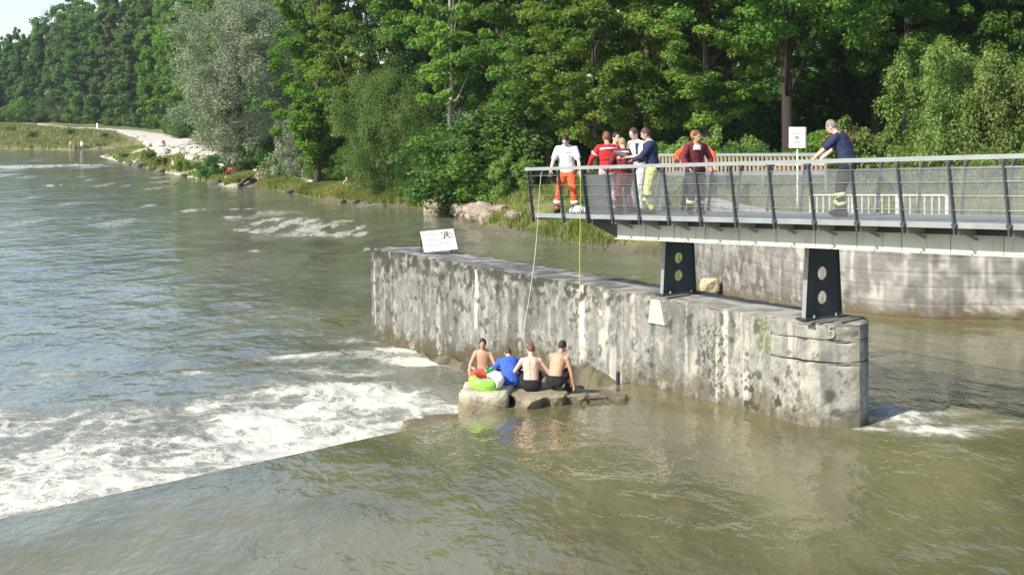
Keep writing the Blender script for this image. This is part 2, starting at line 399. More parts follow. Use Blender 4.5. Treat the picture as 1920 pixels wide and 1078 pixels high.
def land_z(x, y):
    x = np.asarray(x, float); y = np.asarray(y, float)
    shp = x.shape; x = x.ravel(); y = y.ravel()
    ins = inside(x, y, POLY)
    dw = segdist(x, y, WALL); db = segdist(x, y, BANK); d = np.minimum(dw, db)
    H = np.interp(y, [60, 100, 140, 180, 240, 300, 420], [3.9, 3.6, 2.7, 2.8, 3.0, 3.4, 4.6])
    Lk = np.interp(y, [60, 100, 140, 180, 240, 280, 320], [5.5, 6.5, 8, 8, 10, 16, 30])
    znat = ZL - 0.12 + H * (1 - np.exp(-db / Lk)) + (fbm(x * 0.35, y * 0.35, 0, 3, 5) - 0.5) * 0.5 * smooth(0.5, 4, db)
    zw = 2.55 + 0.012 * dw + (fbm(x * 0.3, y * 0.3, 0, 3, 5) - 0.5) * 0.35 * smooth(1.5, 6, dw)
    wgt = smooth(-3, 3, db - dw)
    z = znat * (1 - wgt) + zw * wgt
    z = z + np.clip((d - 40) * 0.16, 0, 12) * smooth(40, 60, d) * smooth(330, 200, y) + np.clip((d - 90) * 0.05, 0, 25) * smooth(200, 330, y)
    out = np.where(ins & ~((dw < 0.3) & (wgt > 0.5)), z, -2.2)
    return out.reshape(shp)
def gz(x, y): return float(land_z(np.array([x]), np.array([y]))[0])
def ground_hit(px, py, d0=40.0, d1=1500.0):
    D = np.geomspace(d0, d1, 1400); X = (px - 960) / F * D; Z = HC - (py - HY) / F * D
    h = land_z(X, D); ok = np.where(h >= Z)[0]
    if len(ok) == 0: return None
    i = ok[0]; return Vector((X[i], D[i], h[i]))

ang = np.concatenate([np.radians(np.linspace(-75, -21.5, 40)[:-1]), np.arctan(np.linspace(-1030, 1030, 560) / F), np.radians(np.linspace(21.5, 75, 40)[1:])])
ang[39:-39] = np.linspace(ang[39], ang[-40], 560)
rad = np.concatenate([np.geomspace(37.5, 130, 170)[:-1], np.geomspace(130, 3000, 150)])
A, R_ = np.meshgrid(ang, rad, indexing='ij')
GX, GY = R_ * np.sin(A), R_ * np.cos(A)
GZ = land_z(GX, GY)
V = np.stack([GX, GY, GZ], -1).reshape(-1, 3)
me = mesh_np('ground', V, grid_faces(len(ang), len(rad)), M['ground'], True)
x, y, z = V.T
db = segdist(x, y, BANK)
n1 = fbm(x * 0.25, y * 0.25, 0, 4, 31); n2 = fbm(x * 1.1, y * 1.1, 0, 3, 32)
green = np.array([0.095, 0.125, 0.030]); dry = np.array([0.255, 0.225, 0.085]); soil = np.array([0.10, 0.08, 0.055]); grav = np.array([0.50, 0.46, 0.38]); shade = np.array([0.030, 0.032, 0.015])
k = smooth(0.42, 0.62, n1)[:, None]; col = green * (1 - k) + (0.6 * dry + 0.4 * green) * k
k = (smooth(200, 270, y) * smooth(0.3, 0.55, n2) * smooth(80, 30, db))[:, None]; col = col * (1 - k) + dry * k
k = (smooth(1.3, 0.4, db) * smooth(150, 110, y))[:, None]; col = col * (1 - k) + soil * k
k = (smooth(14, 5, db) * smooth(118, 150, y) * smooth(262, 235, y) * smooth(0.40, 0.52, n2 * 0.5 + n1 * 0.5 + 0.06))[:, None]; col = col * (1 - k) + grav * k
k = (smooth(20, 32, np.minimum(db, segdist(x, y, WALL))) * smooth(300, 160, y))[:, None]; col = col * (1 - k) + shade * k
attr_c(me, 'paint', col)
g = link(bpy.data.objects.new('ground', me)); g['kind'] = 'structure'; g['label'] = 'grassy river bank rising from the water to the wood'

# gravel path along the far bank
def path_strip(name, left, right, n=60, lift=0.05):
    """drape a strip between two photo polylines on the ground"""
    A_ = [ground_hit(*p) for p in left]; B_ = [ground_hit(*p) for p in right]
    def rs(P):
        P = np.array([tuple(p)[:2] for p in P]); s = np.r_[0, np.cumsum(np.hypot(*np.diff(P, axis=0).T))]
        q = np.linspace(0, s[-1], n); return np.stack([np.interp(q, s, P[:, 0]), np.interp(q, s, P[:, 1])], 1)
    a, b = rs(A_), rs(B_); m = 9
    Vv = []
    for i in range(n):
        for j in range(m):
            f = j / (m - 1); p = a[i] * (1 - f) + b[i] * f
            w = (vnoise(i * 0.6, j * 0.7, 0, 3) - 0.5) * 0.0
            Vv.append((p[0] + w, p[1], gz(p[0], p[1]) + (lift if 0 < j < m - 1 else -0.1)))
    o = link(bpy.data.objects.new(name, mesh_np(name, Vv, grid_faces(n, m), M['gravel'], True)))
    o['kind'] = 'structure'; o['label'] = 'pale gravel path along the far river bank'; return o
path_strip('gravel_path', [(70, 231), (130, 238), (230, 243), (300, 249), (360, 256), (470, 268)], [(70, 233.5), (130, 241), (215, 247.5), (255, 262), (330, 283), (440, 300)])

# ------------------------------------------------------------------ rivers
def water_z_chute(t): return ZL * smooth(0, -13, t) * 0.985
def foam_ells(x, y, ells, zl):
    f = np.zeros_like(x)
    for px, py, hw, hh, a in ells:
        c = onz(px, py, zl); rx = hw * c.y / F; ry = hh * c.y * c.y / (F * (HC - zl))
        q = ((x - c.x) / rx) ** 2 + ((y - c.y) / ry) ** 2
        f = np.maximum(f, a * np.exp(-q))
    return f
# lower river
angw = np.concatenate([np.radians(np.linspace(-80, -21.5, 36)[:-1]), np.radians(np.linspace(-21.5, 14, 460)), np.radians(np.linspace(14, 30, 20)[1:])])
radw = np.concatenate([np.geomspace(16, 56, 300)[:-1], np.geomspace(56, 1500, 190)])
A, R_ = np.meshgrid(angw, radw, indexing='ij'); X, Y = (R_ * np.sin(A)).ravel(), (R_ * np.cos(A)).ravel()
s_, t_ = st(X, Y); d = -t_
warp = fbm(X * 0.35, Y * 0.35, 0, 4, 3); warp2 = fbm(X * 0.55 + warp * 3, Y * 0.55 + warp * 2, 0, 4, 9)
EDGE = np.array([tuple(onz(*q, ZL)[:2]) for q in ((930, 766), (850, 745), (780, 727), (650, 703), (520, 710), (430, 726), (396, 742), (330, 768), (200, 742), (100, 750), (0, 762), (-200, 800), (-500, 880))])
CRL = np.array([(CR0.x - CD.x * 14, CR0.y - CD.y * 14), (CR0.x + CD.x * 14.5, CR0.y + CD.y * 14.5)])
inn = inside(X, Y, np.vstack([EDGE, CRL])); de = np.where(inn, segdist(X, Y, EDGE), -segdist(X, Y, EDGE))
ring = np.abs(warp2 - 0.5) * 2
big_ = fbm(X * 0.22 + 4, Y * 0.22, 0, 3, 17)
fo = 0.80 * smooth(-1.8, 2.6, de + (warp - 0.5) * 3) * (d > -0.4) * smooth(40, 20, -s_ + 10)
fo = fo * (0.62 + 0.62 * smooth(0.30, 0.02, ring)) * (0.62 + 0.75 * smooth(0.35, 0.62, big_)) 
fo = np.maximum(fo, (0.36 + 0.40 * smooth(0.4, 0.05, ring)) * smooth(6.5, 3.0, d + (warp - .5) * 6) * smooth(-0.4, 0.0, d) * (s_ < S_INT - 2))
E = [(800, 674, 85, 16, 0.85), (730, 658, 85, 14, 0.75), (690, 640, 60, 10, 0.6), (560, 668, 130, 9, 0.55), (640, 690, 120, 10, 0.5), (860, 692, 30, 8, 0.8), (660, 700, 90, 9, 0.45),
     (450, 408, 30, 3, 0.7), (520, 415, 70, 7, 0.7), (590, 428, 95, 8, 0.75), (640, 437, 70, 6, 0.75), (700, 427, 60, 4, 0.75), (470, 432, 35, 3, 0.6), (560, 440, 30, 3, 0.5),
     (345, 396, 28, 3, 0.75), (420, 392, 60, 2.0, 0.5), (40, 313, 60, 3.0, 0.8), (140, 310, 60, 2.0, 0.7), (95, 348, 14, 2.5, 0.7), (215, 402, 18, 3, 0.65), (180, 409, 15, 3, 0.6), (110, 414, 9, 3, 0.65),
     (275, 386, 14, 2, 0.5), (660, 415, 40, 3, 0.5), (740, 462, 40, 3, 0.5), (690, 470, 30, 3, 0.5), (480, 470, 25, 2, 0.35), (120, 700, 80, 5, 0.35), (380, 700, 50, 6, 0.4)]
fe = foam_ells(X, Y, E, ZL); far_ = smooth(48, 70, Y)
st1 = fbm(X * 0.10 + warp, Y * 0.035, 0, 4, 27); st2 = fbm(X * 1.6, Y * 0.22, 0, 4, 28)
fe = fe * (1 - far_) * (0.45 + 0.9 * smooth(0.35, 0.6, warp2)) + far_ * fe * (0.12 + 2.0 * smooth(0.40, 0.64, st1 * .35 + st2 * .65))
fo = np.maximum(fo, np.where(far_ > 0.5, np.minimum(fe, 0.50), fe))
fo = np.maximum(fo, 0.34 * smooth(0.60, 0.75, fbm(X * 0.35, Y * 0.10, 0, 4, 29)) * smooth(60, 90, Y))
Z = np.full_like(X, ZL)
Z += (fbm(X * 0.8, Y * 0.8, 0, 4, 21) - 0.5) * 0.55 * np.clip(fo, 0, 1) * smooth(80, 45, Y) + (fbm(X * 0.4, Y * 0.4, 0, 3, 22) - 0.5) * 0.10
fa = grid_faces(len(angw), len(radw)); keep = (d[fa] > -1.2).all(1) | (s_[fa] > S_INT + 1.0).any(1)
me = mesh_np('lower_river', np.stack([X, Y, Z], 1), fa[keep], M['lower'], True); attr_f(me, 'foam', fo)
o = link(bpy.data.objects.new('lower_river', me)); o['kind'] = 'structure'; o['label'] = 'broad river with white water below the weir'
# upper pool, weir face and the chute behind the pier
sg = np.concatenate([np.linspace(-60, -6, 60)[:-1], np.linspace(-6, 34, 330), np.linspace(34, 60, 30)[1:]])
tg = np.concatenate([np.linspace(-17, -1.4, 90)[:-1], np.linspace(-1.4, 0.5, 26)[:-1], np.linspace(0.5, 30, 200), np.linspace(30, 70, 20)[1:]])
SS, TT = np.meshgrid(sg, tg, indexing='ij'); SS, TT = SS.ravel(), TT.ravel()
X = CR0.x + CD.x * SS + CN.x * TT; Y = CR0.y + CD.y * SS + CN.y * TT
LYP = (X - P0.x) * WY.x + (Y - P0.y) * WY.y
weir = (SS < S_INT + 3.0) & (LYP < 0.9) | (SS < S_INT - 1.0)
zface = -1.05 * smooth(0.12, -1.15, TT) - 0.035 * smooth(1.6, 0.0, TT) + 0.012 * (fbm(SS * 0.7, TT * 0 + 2, 0, 3, 77) - .5) * smooth(0.6, 0.0, TT)
Z = np.where(weir, zface, water_z_chute(TT))
fo = np.where(weir, 0.75 * smooth(0.0, -0.35, TT) * (0.5 + fbm(SS * 2.5, TT * 0.6, 0, 3, 8)), 0.0)
EU = [(1690, 784, 65, 22, 0.66), (1755, 808, 80, 12, 0.74), (1830, 800, 90, 7, 0.42), (1900, 790, 90, 6, 0.3), (1760, 775, 60, 10, 0.45), (1640, 806, 45, 6, 0.6), (1660, 765, 24, 16, 0.6), (1800, 815, 40, 7, 0.6)]
fo = np.maximum(fo, np.where(TT > 0.5, foam_ells(X, Y, EU, 0.0), 0))
fo = np.maximum(fo, np.where((~weir) & (TT < 0), foam_ells(X, Y, [(1150, 505, 60, 5, 0.6), (1080, 515, 50, 5, 0.65), (1200, 520, 40, 5, 0.6), (1330, 540, 20, 5, 0.9), (930, 490, 60, 4, 0.4)], -0.5), 0))
pr = foam_ells(X, Y, EU[:2], 0.0) * (TT > 0.5)
Z = Z + pr * (0.07 + (fbm(X * 2.2, Y * 2.2, 0, 3, 41) - 0.45) * 0.42 + (fbm(X * 6, Y * 6, 0, 3, 42) - 0.5) * 0.30)
Z = Z + (fbm(X * 0.45, Y * 0.45, 0, 3, 23) - 0.5) * 0.07 * smooth(0.2, 3.0, np.abs(TT))
Z = Z + np.where(~weir, (fbm(X * 0.9, Y * 0.9, 0, 3, 24) - 0.5) * 0.16 * smooth(0, -4, TT), 0)
fa = grid_faces(len(sg), len(tg)); cut = (((TT < -1.38) & weir) | ((TT < -0.2) & (LYP < 0.2) & (SS > S_INT + 0.3)) | ((TT < -1.38) & (LYP < 0.35)))[fa].any(1)
me = mesh_np('upper_river', np.stack([X, Y, Z], 1), fa[~cut], M['upper'], True); attr_f(me, 'foam', fo)
o = link(bpy.data.objects.new('upper_river', me)); o['kind'] = 'structure'; o['label'] = 'calm olive water above the weir'

# ------------------------------------------------------------------ concrete pier
PW = 0.8                                              # half width
ZT = 2.0
def concrete_col(x, z, y=0.0, side=True, wl=None):
    """paint of the pier: lime runs, soot, moss and algae"""
    x = np.asarray(x, float); z = np.asarray(z, float)
    base = np.array([0.262, 0.255, 0.226]); dark = np.array([0.105, 0.104, 0.095]); pale = np.array([0.50, 0.48, 0.41]); moss = np.array([0.032, 0.032, 0.020]); alg = np.array([0.075, 0.062, 0.030])
    cs = lambda q: np.clip((q - 0.5) * 1.7 + 0.5, 0, 1)
    big = cs(fbm(x * 0.5, z * 0.35 + y, 0, 3, 51)); st_ = cs(fbm(x * 3.2, z * 0.28, y, 4, 52)); st2 = cs(fbm(x * 9, z * 0.7, y, 3, 53)); sp = cs(fbm(x * 24, z * 19, y * 15, 4, 54)); sp2 = cs(fbm(x * 3.2, z * 2.8, y, 4, 55))
    mid = cs(fbm(x * 9, z * 5, y * 7, 4, 56))
    c = base[None] * np.ones((len(x), 1))
    grey = smooth(-4, -9, x) * 0.75
    k = (smooth(0.42, 0.75, st_ * 0.6 + big * 0.4) * 0.75 + grey * 0.5)[:, None].clip(0, 0.9); c = c * (1 - k) + dark * k
    k = (smooth(0.55, 0.72, st2 * 0.45 + st_ * 0.3 + (1 - big) * 0.25) * 0.62 * (1 - 0.55 * smooth(-5, -9, x)))[:, None]; c = c * (1 - k) + pale * k
    k = (smooth(0.5, 0.85, mid) * 0.42)[:, None]; c = c * (1 - k) + dark * k
    k = (smooth(0.42, 0.15, mid) * smooth(0.4, 0.7, sp) * 0.6)[:, None]; c = c * (1 - k) + pale * k
    k = (smooth(0.62, 0.8, sp) * 0.35)[:, None]; c = c * (1 - k) + dark * 0.8 * k
    spm = cs(fbm(x * 6.5, z * 6.5, y * 6, 4, 58))
    if side:
        strips = [(893, 0.07, 0.2, 2.0, 0.9), (1092, 0.10, 0.2, 2.0, 0.95), (1132, 0.20, 0.4, 2.0, 0.65), (1150, 0.12, -0.5, 0.7, 0.5), (1360, 0.08, 0.0, 2.0, 0.7), (1345, 0.05, -0.2, 1.6, 0.4),
                  (703, 0.05, -0.8, 2.0, 0.6), (1302, 0.10, -0.3, 1.0, 0.45), (1395, 0.06, 0.0, 1.2, 0.5), (1480, 0.07, 0.2, 2.0, 0.5), (740, 0.06, -0.6, 0.6, 0.4), (820, 0.08, -0.6, 1.0, 0.3), (975, 0.10, -0.3, 1.2, 0.35), (1030, 0.08, 0.1, 1.4, 0.3), (1240, 0.08, 0, 1.2, 0.3)]
        for px, w, z0, z1, a in strips:
            xx = pier_x(px); e = np.abs(x - xx + (st2 - 0.5) * 0.10) / (w * (0.7 + 0.6 * sp2))
            k = (a * smooth(1.2, 0.7, e) * smooth(z0 - 0.2, z0 + 0.4, z + (sp2 - .5) * .6) * smooth(z1 + 0.05, z1 - 0.1, z))[:, None]; c = c * (1 - k) + pale * 1.08 * k
        # soot under the coping and moss mottling
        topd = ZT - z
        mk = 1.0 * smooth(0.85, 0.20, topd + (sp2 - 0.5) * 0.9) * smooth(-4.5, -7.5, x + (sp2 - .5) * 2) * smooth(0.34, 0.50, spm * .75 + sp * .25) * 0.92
        mk = np.maximum(mk, smooth(0.50, 0.62, spm * .7 + sp * .3) * smooth(pier_x(1320), pier_x(1400), x) * smooth(pier_x(1530), pier_x(1480), x) * smooth(1.35, 0.9, z + sp2 * .4) * smooth(0.30, 0.5, sp2) * 0.95)
        mk = np.maximum(mk, smooth(0.55, 0.66, sp) * smooth(0.3, 0.0, np.abs(x - pier_x(1335)) - 0.35) * smooth(1.9, 1.4, z) * 0.8)
        mk = np.maximum(mk, smooth(0.56, 0.70, spm * .8 + sp * .2) * smooth(0.42, 0.70, sp2) * 0.75)
        c = c * (1 - mk[:, None]) + moss * mk[:, None]
        gm = (smooth(0.40, 0.52, sp) * smooth(0.34, 0.1, np.abs(x - pier_x(1432))) * smooth(1.0, 1.4, z))[:, None] * 0.8; c = c * (1 - gm) + np.array([0.10, 0.12, 0.03]) * gm
        w0 = np.where(x < pier_x(1165), ZL, 0.0)
        w0 = w0 + 0.55 * smooth(pier_x(830), pier_x(960), x) * smooth(pier_x(1165), pier_x(1090), x)
        k = (smooth(0.55, 0.12, z - w0 + (sp2 - 0.5) * 0.7 + (sp - .5) * .5) * 0.95)[:, None]; kk = np.where(x < pier_x(1165), 1.0, 0.75)[:, None]; c = c * (1 - k * kk) + alg * k * kk
    else:
        k = (smooth(0.45, 0.62, sp) * 0.45)[:, None]; c = c * (1 - k) + dark * k
        k = (smooth(0.5, 0.62, sp2) * 0.5)[:, None]; c = c * (1 - k) + pale * k
        k = (smooth(0.55, 0.62, sp) * smooth(-6, -9, x) * 0.8)[:, None]; c = c * (1 - k) + moss * k
    return c
pier = empty('concrete_pier', P0, RZ)
tag(pier, 'long weathered concrete pier with rounded end standing in the river under the footbridge', 'pier')
def pier_block(name, half, zs, flat_end=False, wob=0.018):
    """prism from a half outline (front side, left end to nose) mirrored about the axis y=PW; bumpy, stained"""
    half = np.array(half); n = len(half); mir = np.stack([half[:, 0], 2 * PW - half[:, 1]], 1)
    rows = []
    allv = []; allc = []; faces = []
    def emit(Vv, Cc, nu, nv):
        b = sum(len(a) for a in allv); allv.append(Vv); allc.append(Cc); faces.append(grid_faces(nu, nv) + b)
    zs = np.array(zs); nz = len(zs)
    for P, sgn in ((half, -1), (mir, 1)):
        tx = np.gradient(P[:, 0]); ty = np.gradient(P[:, 1]); L = np.hypot(tx, ty) + 1e-9; nx, ny = (ty / L, -tx / L) if sgn < 0 else (-ty / L, tx / L)
        Xg = np.repeat(P[:, 0], nz); Yg = np.repeat(P[:, 1], nz); Zg = np.tile(zs, n); Nx = np.repeat(nx, nz); Ny = np.repeat(ny, nz)
        dd = (fbm(Xg * 5, Zg * 5, Yg * 5, 4, 61) - 0.5) * wob * 2 + (fbm(Xg * 0.8, Zg * 0.8, Yg, 2, 62) - .5) * 0.03
        chip = smooth(0.06, 0.0, zs.max() - Zg) * (0.012 + 0.05 * smooth(0.5, 0.75, fbm(Xg * 4, Yg * 4, 0, 3, 63)))
        dd = dd - chip - smooth(0.05, 0.0, Zg - zs.min()) * 0.01
        wobz = (fbm(Xg * 1.6, Yg * 1.6, 0, 3, 66) - 0.5) * 0.10 * smooth(0.9, 1.2, Zg) * smooth(1.85, 1.75, Zg) * (Xg > XJ)
        Vv = np.stack([Xg + Nx * dd, Yg + Ny * dd, Zg - chip * 0.5 + wobz], 1)
        emit(Vv, concrete_col(Xg, Zg, Yg * 0.7), n, nz)
    m = 12; f = np.linspace(0, 1, m)
    Xg = np.repeat(half[:, 0], m); Yg = (half[:, 1][:, None] * (1 - f) + mir[:, 1][:, None] * f).ravel()
    Zg = zs.max() + (fbm(Xg * 2, Yg * 2, 0, 3, 64) - 0.5) * 0.05 - 0.012; ed = np.tile(np.minimum(f, 1 - f) == 0, n); Zg = np.where(ed, zs.max() - 0.03, Zg)
    emit(np.stack([Xg, Yg, Zg], 1), concrete_col(Xg, Yg * 1.3, 3.0, False), n, m)
    for i in ((0,) if not flat_end else (0, n - 1)):
        ff = np.linspace(0, 1, 20); Yg = np.repeat(half[i, 1] * (1 - ff) + mir[i, 1] * ff, nz); Zg = np.tile(zs, 20); Xg = np.full(len(Zg), half[i, 0])
        emit(np.stack([Xg, Yg, Zg], 1), concrete_col(Yg * 1.1 - 12, Zg, 1.0), 20, nz)
    me = mesh_np(name, np.concatenate(allv), np.concatenate(faces), M['concrete'], True); attr_c(me, 'paint', np.concatenate(allc))
    bm = bmesh.new(); bm.from_mesh(me); bmesh.ops.recalc_face_normals(bm, faces=bm.faces); bm.to_mesh(me); bm.free()
    try: me.set_sharp_from_angle(angle=math.radians(50))
    except Exception: pass
    return link(bpy.data.objects.new(name, me), pier)
XE = pier_x(697); XJ = pier_x(1446)
xs = np.r_[np.arange(XE, XJ - 0.02, 0.035), XJ - 0.001]; pier_block('wall_body', np.stack([xs, xs * 0], 1), np.arange(-1.9, ZT + 0.001, 0.03), True)
def nose(x0, inset=0.0):
    h = [(x_, inset) for x_ in np.arange(x0, -0.01, 0.035)]
    am = math.radians(66)
    for a in np.linspace(0, am, 34): h.append((0.82 * math.sin(a) / math.sin(am) - inset * 1.2 * (a / am), inset + (PW - inset) * (1 - math.cos(a)) / (1 - math.cos(am))))
    return h
pier_block('nose_block', nose(XJ + 0.002), np.arange(-1.9, 1.262, 0.035))
pier_block('nose_block', nose(XJ + 0.002), np.linspace(1.276, 1.690, 14))
pier_block('cap_block', nose(XJ + 0.002), np.linspace(1.703, ZT, 10))
mb = MB(); hh = nose(XJ - 0.3, 0.05); ring = hh + [(a, 2 * PW - b) for a, b in reversed(hh[:-1])]
mb.loft([[Vector((a, b, z_)) for a, b in ring] for z_ in (-1.8, ZT - 0.1)])
o = mb.build('joint_core', m_plain('dark_joint_mortar', (0.06, 0.055, 0.045), 0.95), pier)  # recessed core of dark mortar showing in the block joints
# pale trapezoid repair under the first bridge leg, and the dark slot beside it
mb = MB(); xa, xb, xc, xd = pier_x(1224), pier_x(1241), pier_x(1250), pier_x(1219)
zt, zb = 1.95, 1.42
fr = [(xa, zt), (xb, zt), (xc, zb), (xd, zb)]
mb.loft([[Vector((a, 0.03, b)) for a, b in fr], [Vector((a, -0.06, b)) for a, b in fr]])
mb.build('mortar_patch', m_plain('pale_mortar', (0.47, 0.45, 0.39), 0.9, 0, 0.12, 9, 0.4, 30), pier)
fo_ = bpy.data.curves.new('painted_numeral', 'FONT'); fo_.body = '5'; fo_.size = 0.36; fo_.extrude = 0.002; fo_.align_x = 'CENTER'
o = bpy.data.objects.new('painted_numeral', fo_); fo_.materials.append(m_plain('faded_white_paint', (0.37, 0.36, 0.33), 0.9, 0, 0.3, 25, 0))
o2 = bpy.data.objects.new('painted_numeral', bpy.data.meshes.new_from_object(o)); bpy.data.objects.remove(o); o = o2
am_, a_ = math.radians(66), math.radians(38); link(o, pier)
xx_, yy_ = 0.82 * math.sin(a_) / math.sin(am_), PW * (1 - math.cos(a_)) / (1 - math.cos(am_)); tx_, ty_ = 0.82 * math.cos(a_) / math.sin(am_), PW * math.sin(a_) / (1 - math.cos(am_)); tl_ = math.hypot(tx_, ty_)
o.location = (xx_ + ty_ / tl_ * 0.035, yy_ - tx_ / tl_ * 0.035, 1.74); o.rotation_euler = (math.radians(90), 0, math.atan2(ty_, tx_))

# rubble footing along the pier base, on the weir
def lump_mesh(name, seed, r=(1, 1, 1), sub=3, amp=0.35, flat=None, col=(0.36, 0.33, 0.26), col2=(0.14, 0.12, 0.08), freq=1.3, wet=None):
    bm = bmesh.new(); bmesh.ops.create_icosphere(bm, subdivisions=sub, radius=1.0)
    P = np.array([v.co[:] for v in bm.verts])
    n = fbm(P[:, 0] * freq + seed * 7.1, P[:, 1] * freq + 3, P[:, 2] * freq, 4, seed); c = np.sign(P) * np.abs(P) ** 0.72
    Q = c * (1 - amp + 2 * amp * n)[:, None] * np.array(r)
    if flat is not None: Q[:, 2] = np.minimum(Q[:, 2], flat + (fbm(Q[:, 0] * 3, Q[:, 1] * 3, 0, 3, seed + 3) - .5) * 0.06)
    for v, q in zip(bm.verts, Q): v.co = q
    me = bpy.data.meshes.new(name); bm.to_mesh(me); bm.free(); me.materials.append(M['rock'])
    k = smooth(0.38, 0.62, fbm(Q[:, 0] * 2.5, Q[:, 1] * 2.5, Q[:, 2] * 2.5, 3, seed + 5))[:, None]
    c = np.array(col) * (1 - k * 0.6) + np.array(col2) * k * 0.6
    if wet is not None:
        w = (smooth(0.16, 0.03, Q[:, 2] - wet + (fbm(Q[:, 0] * 4, Q[:, 1] * 4, 0, 3, seed + 8) - .5) * 0.16) * 0.8)[:, None]; c = c * (1 - w) + np.array([0.07, 0.06, 0.032]) * w
    attr_c(me, 'paint', c); return me
xs = np.linspace(pier_x(800), pier_x(1165), 90); fr = np.linspace(-0.05, 1, 14)
Vv, Cc = [], []
for i, xx in enumerate(xs):
    pxn = i / 89.0
    hgt = np.interp(pxn, [0, 0.25, 0.5, 0.72, 0.80, 0.92, 1], [-0.80, -0.68, -0.5, -0.25, -0.05, -0.05, -0.25]); wid = np.interp(pxn, [0, 0.3, 0.7, 1], [0.35, 0.7, 1.0, 0.6])
    for f in fr:
        nn = (float(fbm(xx * 1.5, f * 2.5, 0, 4, 71)) - 0.5) + 0.5 * (float(fbm(xx * 5, f * 7, 0, 3, 73)) - 0.5)
        Vv.append((xx, -f * wid + nn * 0.12, (hgt + nn * 0.55) * (1 - f) + (-1.3) * max(f, 0) + 0.3 * math.sin(max(f, 0) * math.pi)))
Vv = np.array(Vv); me = mesh_np('rubble_footing', Vv, grid_faces(90, 14), M['rock'], True)
k = smooth(0.35, 0.65, fbm(Vv[:, 0] * 3, Vv[:, 1] * 3, Vv[:, 2] * 3, 4, 72))[:, None]
attr_c(me, 'paint', np.array([0.125, 0.108, 0.060]) * (1 - k) + np.array([0.050, 0.044, 0.024]) * k)
o = link(bpy.data.objects.new('rubble_footing', me)); o.location = P0; o.rotation_euler = (0, 0, RZ)
tag(o, 'wet brown rubble sloping against the foot of the pier behind the bathers', 'rubble')

# ledge stones on the weir
def block(name, label, px0, px1, D0, ztop, zbot, depth, mat_cols, yaw, seed, cat='stone'):
    a = at(px0, D0, z=0); b = at(px1, D0, z=0); w = (b - a).length
    nx_, ny_, nz_ = 24, 16, 10
    bm = bmesh.new(); bmesh.ops.create_cube(bm, size=1.0)
    bmesh.ops.subdivide_edges(bm, edges=bm.edges[:], cuts=11, use_grid_fill=True)
    P = np.array([v.co[:] for v in bm.verts]); H = ztop - zbot
    Q = P * np.array([w, depth, H])
    nn = fbm(Q[:, 0] * 2.2 + seed, Q[:, 1] * 2.2, Q[:, 2] * 2.2, 4, seed) - 0.5; n2 = fbm(Q[:, 0] * 7, Q[:, 1] * 7, Q[:, 2] * 7 + seed, 3, seed + 1) - .5
    ln = np.maximum(np.linalg.norm(P, axis=1), 1e-6)[:, None]; Q = Q + P / ln * (nn * 0.16 + n2 * 0.09)[:, None]
    rnd = np.clip((np.abs(P) > 0.44).sum(1) - 1, 0, 2)[:, None]; Q = Q * (1 - 0.018 * rnd) + P / ln * ((fbm(Q[:, 0] * 4 + seed, Q[:, 1] * 4, Q[:, 2] * 4, 2, seed + 9) - .5) * 0.16)[:, None]
    for v, q in zip(bm.verts, Q): v.co = q
    bmesh.ops.recalc_face_normals(bm, faces=bm.faces)
    me = bpy.data.meshes.new(name); bm.to_mesh(me); bm.free(); me.materials.append(M['rock']); me.polygons.foreach_set('use_smooth', [True] * len(me.polygons))
    k = smooth(-0.12, 0.12, nn + n2 * 0.8)[:, None]; wet = smooth(0.22, 0.02, Q[:, 2] + H / 2 - (0 - zbot))[:, None] * 0.75
    c = np.array(mat_cols[0]) * (1 - k) + np.array(mat_cols[1]) * k; c = c * (1 - wet) + np.array([0.13, 0.10, 0.05]) * wet
    attr_c(me, 'paint', c)
    o = link(bpy.data.objects.new(name, me)); cc = (a + b) / 2 + Vector((0, depth / 2, 0)); o.location = (cc.x, cc.y, (ztop + zbot) / 2); o.rotation_euler = (0, 0, yaw)
    return tag(o, label, cat)
block('ledge_stone', 'pale squared concrete block on the weir crest under the inflatable ring', 868, 962, 29.25, 0.28, -0.9, 1.9, ((0.50, 0.46, 0.36), (0.40, 0.36, 0.26)), -0.12, 81)
for nm, lab, px, D, z, r, seed, cc in (('ledge_stone', 'rough brown rock on the weir under the pale bare-backed bather', 1003, 30.1, -0.35, (0.62, 0.95, 0.75), 13, ((0.34, 0.29, 0.19), (0.19, 0.155, 0.09))),
                                     ('ledge_stone', 'rough brown rock on the weir under the squatting tanned bather', 1062, 30.3, -0.40, (0.62, 0.9, 0.72), 15, ((0.31, 0.26, 0.17), (0.17, 0.14, 0.08))),
                                     ('ledge_stone', 'low half submerged brown rock at the right end of the bathers\' ledge', 1112, 30.1, -0.12, (0.62, 0.5, 0.30), 11, ((0.30, 0.25, 0.16), (0.15, 0.12, 0.07))),
                                     ('wet_slab', 'flat wet brown slab in the white water left of the pale block', 822, 30.9, -0.86, (0.75, 0.8, 0.28), 12, ((0.20, 0.16, 0.09), (0.10, 0.08, 0.045)))):
    o = link(bpy.data.objects.new(nm, lump_mesh(nm, seed, r, 4, 0.45, r[2] * 0.7, cc[0], cc[1], 2.2, -z if nm == 'ledge_stone' else None))); p = at(px, D, z=z); o.location = p; tag(o, lab, 'stone' if nm == 'ledge_stone' else 'slab')
mb = MB(); p = onz(1158, 718, 0.0); mb.tube([(0, 0, -0.6), (0.01, 0, 0.24)], 0.045, 8); mb.tube([(0.01, 0, 0.24), (0.012, 0, 0.27)], [0.05, 0.03], 8)
o = mb.build('short_post', M['print_black']); o.location = p; tag(o, 'short black post sticking out of the water against the pier', 'post')

